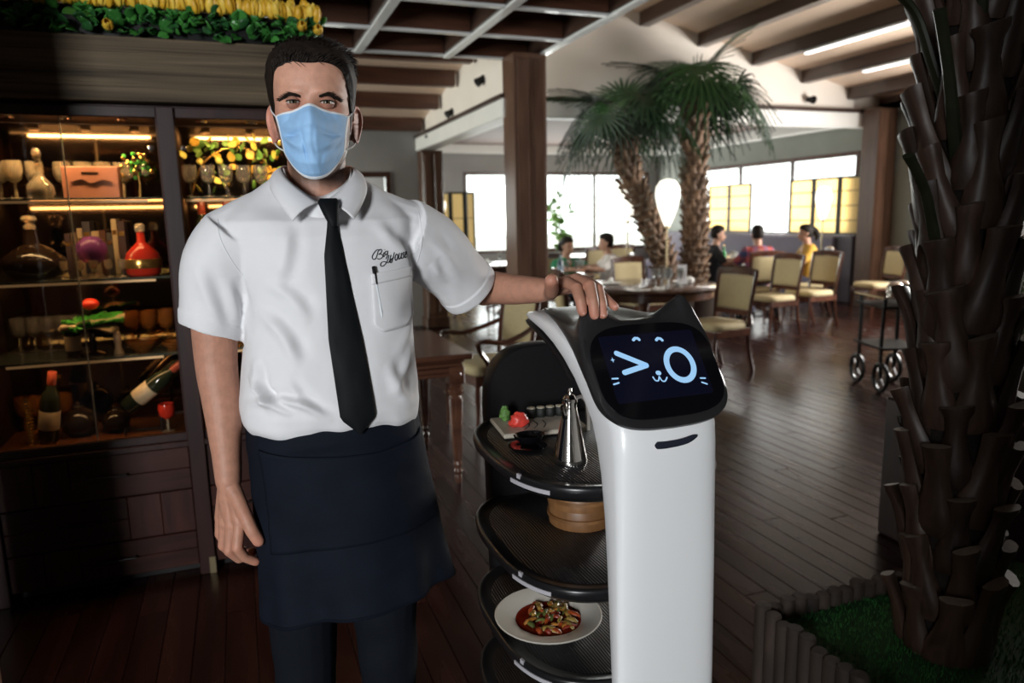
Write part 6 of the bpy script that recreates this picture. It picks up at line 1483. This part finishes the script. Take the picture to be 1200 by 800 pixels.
def fan_palm(name_label, base, axis_pts, r_core, crown, n, seed, s_=1., up=True):
    root = thing('fan_palm', base, name_label, 'palm'); b = Vector(base)
    pot = MB(); pot.lathe([(.001, 0), (.34, 0), (.36, .02), (.40, .42), (.41, .45), (.37, .45), (.35, .40), (.001, .40)], n=28); pot.build('tub', pm('tub_brown', (.06, .04, .03), .6), root)
    palm_trunk(root, [Vector(p) - b for p in axis_pts], r_core, sboots, 9, .105, .5, crown[2] - .25, 1., 24, core_mat=M['palm_trunk_b'], seed=seed)
    random.seed(seed + 40); C_ = Vector(crown) - b
    for k in range(n):
        az = 2 * PI * k / n * 2.618 + random.uniform(-.3, .3); el = rad(lerp(62, -12, (k / (n - 1)) ** .8) + random.uniform(-8, 8)); d = Vector((math.cos(az) * math.cos(el), math.sin(az) * math.cos(el), math.sin(el))); pl_ = random.uniform(.38, .60) * s_
        tip = C_ + d * pl_ + Vector((0, 0, -.06)); m_ = MB(); m_.tube([C_ + d * .03 - Vector((0, 0, .12)), C_ + d * pl_ * .5 + Vector((0, 0, .01)), tip], [.014, .011, .008], 6); st_ = m_.build('frond', stem_m, root)
        dd = (Vector((d.x, d.y, 0)) * .8 + Vector((0, 0, d.z - (1.25 if k > 3 else .5)))).normalized(); zq = dd.to_track_quat('Z', 'Y')
        # keep the drooping side of the fan facing down
        Z_ = dd; side = Z_.cross(Vector((0, 0, 1))); side = side.normalized() if side.length > .05 else Vector((1, 0, 0)); Yv = side.cross(Z_) * -1; Yv = Z_.cross(side); 
        if Yv.z < 0: Yv = -Yv; side = -side
        Mx = Matrix((( -side.x, Yv.x, Z_.x), (-side.y, Yv.y, Z_.y), (-side.z, Yv.z, Z_.z))).to_4x4()
        o = link('fan_leaf', fans[random.randrange(6)], None, st_); o.matrix_local = Matrix.Translation(tip) @ Mx @ Matrix.Scale(random.uniform(.85, 1.1) * s_, 4)
    for k in range(5):
        m_ = MB(); a = random.random() * 6.28; m_.tube([C_ - Vector((0, 0, .1)), C_ + Vector((.04 * math.cos(a), .04 * math.sin(a), .25)), C_ + Vector((.10 * math.cos(a), .10 * math.sin(a), .48 * s_))], [.016, .022, .002], 5, flat=.35); m_.build('spear_leaf', fan_mats[1], root)
fan_palm('tall straight fan palm at the right of the pair, behind the lamp', (5.70, 8.3, 0), [(5.70, 8.3, 0), (5.70, 8.3, 1.0), (5.67, 8.3, 2.0), (5.64, 8.3, 3.0)], .13, (5.64, 8.3, 2.98), 22, 3, 1.08)
fan_palm('shorter fan palm with a bent trunk at the left of the pair', (5.28, 8.3, 0), [(5.28, 8.3, 0), (5.24, 8.3, .8), (5.02, 8.3, 1.35), (4.72, 8.3, 1.95), (4.62, 8.3, 2.5), (4.60, 8.3, 2.65)], .115, (4.60, 8.3, 2.62), 17, 8, .95)
# leafy shrub by the rear window
sb = thing('window_shrub', (6.75, 14.9, 0), 'light green leafy shrub in front of the rear window beside the post', 'plant')
m_ = MB(); m_.lathe([(.001, 0), (.16, 0), (.2, .35), (.19, .37), (.001, .34)], n=20); m_.build('pot', pm('shrub_pot', (.12, .09, .07), .6), sb)
random.seed(19); shm = [pm('shrub_leaf_%d' % i, c, .5) for i, c in enumerate(((.10, .25, .04), (.18, .36, .07)))]
sl_ = []
for i in range(2):
    rows = [[(s_ * .35 * math.sin(PI * (.06 + .9 * t)), .08 * s_ * s_, t) for s_ in (-1, 0, 1)] for t in np.linspace(0, 1, 5)]; me = sheet(rows, .02).mesh('leaf', True, 180); me.materials.append(shm[i]); sl_.append(me)
for k in range(7):
    a = random.random() * 6.28; r_ = random.uniform(.1, .42); pts = catmull([(0, 0, .33), (r_ * .3 * math.cos(a), r_ * .3 * math.sin(a), 1.0), (r_ * math.cos(a), r_ * .5 * math.sin(a), random.uniform(1.5, 2.3))], 8); m_ = MB(); m_.tube(pts, .008, 5); m_.build('branch', M['palm_trunk_b'], sb)
    for j in range(6, 17, 1):
        o = link('leaf', sl_[j % 2], None, sb, tuple(pts[j]), (random.uniform(.5, 2.2), random.uniform(-1, 1), random.random() * 6.28)); o.scale = [random.uniform(.13, .2)] * 3
# ================================================================== SEATED DINERS
def diner(label, loc, rz, shirt_m, hair_len=0, trouser=(.03, .03, .05), skin=(.45, .25, .17), arms=1, hz=1.22):
    """seated figure facing local -Y; origin on the floor under the seat"""
    t = thing('person', loc, label, 'person', rad(rz), group='seated diners'); h = hz - 1.22
    b = MB(); n = 20; rg = []
    for z, f, bk, w_ in ((1.105, .05, .0, .03), (1.12, .085, .03, .05), (1.15, .092, .07, .062), (1.19, .092, .088, .07), (1.22, .09, .095, .073), (1.26, .088, .095, .073), (1.30, .07, .08, .06), (1.325, .03, .04, .03)):
        rg.append([(w_ * math.sin(2 * PI * k / n), -.035 - (f if math.cos(2 * PI * k / n) > 0 else bk) * math.cos(2 * PI * k / n), z + h) for k in range(n)])
    b.loft(rg); capsule(b, (0, -.125, 1.185 + h), (0, -.137, 1.165 + h), .012, .015); chain(b, [(0, .0, 1.0 + h), (0, -.02, 1.13 + h)], [.06, .055])
    for s_ in (-1, 1): capsule(b, (s_ * .074, -.03, 1.19 + h), (s_ * .078, -.025, 1.21 + h), .012, .014)
    chain(b, [(0, .02, .55), (0, .02, .95 + h)], [.11, .12])
    hands = {}
    for s_ in (-1, 1):
        el = (s_ * .26, -.10, .80); wr = (s_ * .16, -.33, .80); chain(b, [(s_ * .18, .0, .98 + h), el, wr], [.05, .042, .028])
        capsule(b, wr, (s_ * .12, -.41, .795), .028, .024)
        for k in range(4): chain(b, [(s_ * (.14 - .018 * k), -.40, .797), (s_ * (.125 - .018 * k), -.445, .793), (s_ * (.12 - .018 * k), -.475, .782)], [.010, .009, .008], 8)
        chain(b, [(s_ * .10, -.36, .80), (s_ * .075, -.385, .80), (s_ * .068, -.41, .795)], [.012, .011, .009], 8)
    V, F = remesh(b, .008, 3, .5); tone = np.tile(np.array(skin), (len(V), 1)); skinmesh('body', V, F, 'skin', t, tone)
    s = MB(); rg = []
    for z, a, f, bk in ((.47, .165, .12, .13), (.60, .16, .125, .125), (.75, .165, .125, .13), (.88, .185, .12, .135), (.97, .195, .10, .125), (1.02, .17, .08, .105), (1.06, .09, .065, .075)):
        rg.append([(a * math.sin(2 * PI * k / 28), -(f if math.cos(2 * PI * k / 28) > 0 else bk) * math.cos(2 * PI * k / 28) + .01, z + h * (z > .8)) for k in range(28)])
    s.loft(rg)
    for s_ in (-1, 1): chain(s, [(s_ * .165, .0, .985 + h), (s_ * .215, -.04, .89 + h * .5), (s_ * .245, -.085, .825)], [.066, .064, .06])
    V, F = remesh(s, .01, 4, .5); nzv = np.array([mnoise.noise(Vector((p[0] * 9, p[1] * 9, p[2] * 9))) for p in V]); V = V + nzv[:, None] * .006; skinmesh('shirt', V, F, shirt_m, t)
    q = MB(); chain(q, [(0, .03, .50), (0, .02, .56)], [.14, .13])
    for s_ in (-1, 1): chain(q, [(s_ * .09, .0, .52), (s_ * .11, -.40, .51), (s_ * .11, -.42, .30), (s_ * .11, -.38, .09)], [.085, .066, .056, .045])
    V, F = remesh(q, .014, 3, .5); skinmesh('trousers', V, F, pm('diner_trousers', trouser, .8), t)
    for s_ in (-1, 1): m_ = MB(); m_.tube([(s_ * .11, -.33, .04), (s_ * .11, -.40, .05), (s_ * .11, -.50, .035), (s_ * .11, -.56, .025)], [.04, .045, .04, .022], 10); m_.v = [(a, b_, max(c, .0)) for a, b_, c in m_.v]; m_.build('shoe', M['black_metal'], t)
    hb = MB(); rg = []
    for z, f, bk, w_ in ((1.15, -.01, .085, .064), (1.19, .0, .102, .079), (1.235, .03, .107, .083), (1.265, .09, .107, .083), (1.295, .092, .10, .076), (1.325, .07, .075, .056), (1.343, .03, .035, .027)):
        rg.append([(w_ * math.sin(2 * PI * k / n), -.035 - (f if math.cos(2 * PI * k / n) > 0 else bk) * math.cos(2 * PI * k / n) + .006 * mnoise.noise(Vector((k * .9, z * 30, 1))), z + h) for k in range(n)])
    hb.loft(rg)
    if hair_len: chain(hb, [(0, .05, 1.27 + h), (0, .10, 1.24 + h), (0, .125, 1.17 + h), (0, .11, 1.17 + h - hair_len)], [.05, .045, .035, .02])
    V, F = remesh(hb, .009, 2, .5); skinmesh('hair', V, F, 'hair_dark', t)
    for s_ in (-1, 1): m_ = MB(); m_.sphere((s_ * .03, -.117, 1.215 + h), .0095, 10, 6); m_.build('eye', pm('diner_eye', (.05, .04, .035), .2), t)
    return t
def plaid():
    m = pm('plaid', (.2, .05, .05), .8); nt = m.node_tree; b = _bsdf(m); tc = nt.nodes.new('ShaderNodeTexCoord'); sp = nt.nodes.new('ShaderNodeSeparateXYZ'); nt.links.new(tc.outputs['Object'], sp.inputs[0])
    def band(o, sc, c1, c2):
        mt = nt.nodes.new('ShaderNodeMath'); mt.operation = 'MULTIPLY'; mt.inputs[1].default_value = sc; nt.links.new(o, mt.inputs[0]); f = nt.nodes.new('ShaderNodeMath'); f.operation = 'PINGPONG'; f.inputs[1].default_value = 1; nt.links.new(mt.outputs[0], f.inputs[0])
        r = nt.nodes.new('ShaderNodeValToRGB'); r.color_ramp.interpolation = 'CONSTANT'; r.color_ramp.elements[0].color = (*c1, 1); r.color_ramp.elements[1].position = .5; r.color_ramp.elements[1].color = (*c2, 1); nt.links.new(f.outputs[0], r.inputs[0]); return r.outputs[0]
    a = band(sp.outputs[0], 14, (.35, .05, .05), (.05, .07, .16)); c = band(sp.outputs[2], 14, (.35, .08, .07), (.06, .08, .18)); mx = nt.nodes.new('ShaderNodeMix'); mx.data_type = 'RGBA'; mx.inputs[0].default_value = .5; nt.links.new(a, mx.inputs[6]); nt.links.new(c, mx.inputs[7]); nt.links.new(mx.outputs[2], b.inputs['Base Color']); return m
diner('seated diner in a black top left of the plaid shirt, beside the palm', (6.33, 8.72, 0), 60, pm('black_top', (.015, .015, .018), .8), hz=1.20)
diner('seated diner seen from behind in a red and blue plaid shirt', (6.62, 8.16, 0), 165, plaid(), hz=1.20)
diner('seated diner in a mustard yellow top with dark tied hair', (7.56, 8.26, 0), -120, pm('yellow_top', (.48, .27, .035), .8), .05, hz=1.19)
diner('seated diner in a green top facing the camera, left of the palms', (4.10, 8.93, 0), 14, pm('green_top', (.02, .20, .09), .8), .02, hz=1.10)
diner('seated diner in a white top turned away, beside the green one', (4.58, 8.62, 0), -112, pm('white_top', (.62, .58, .54), .8), hz=1.14)
for a in ((6.33, 8.74, 60, 'chair under the diner in black'), (6.62, 8.14, 165, 'chair under the plaid-shirted diner'), (7.58, 8.27, -120, 'chair under the yellow-clad diner'), (4.10, 8.95, 14, 'chair under the green-clad diner'), (4.60, 8.63, -112, 'chair under the white-clad diner')): chair(*a)
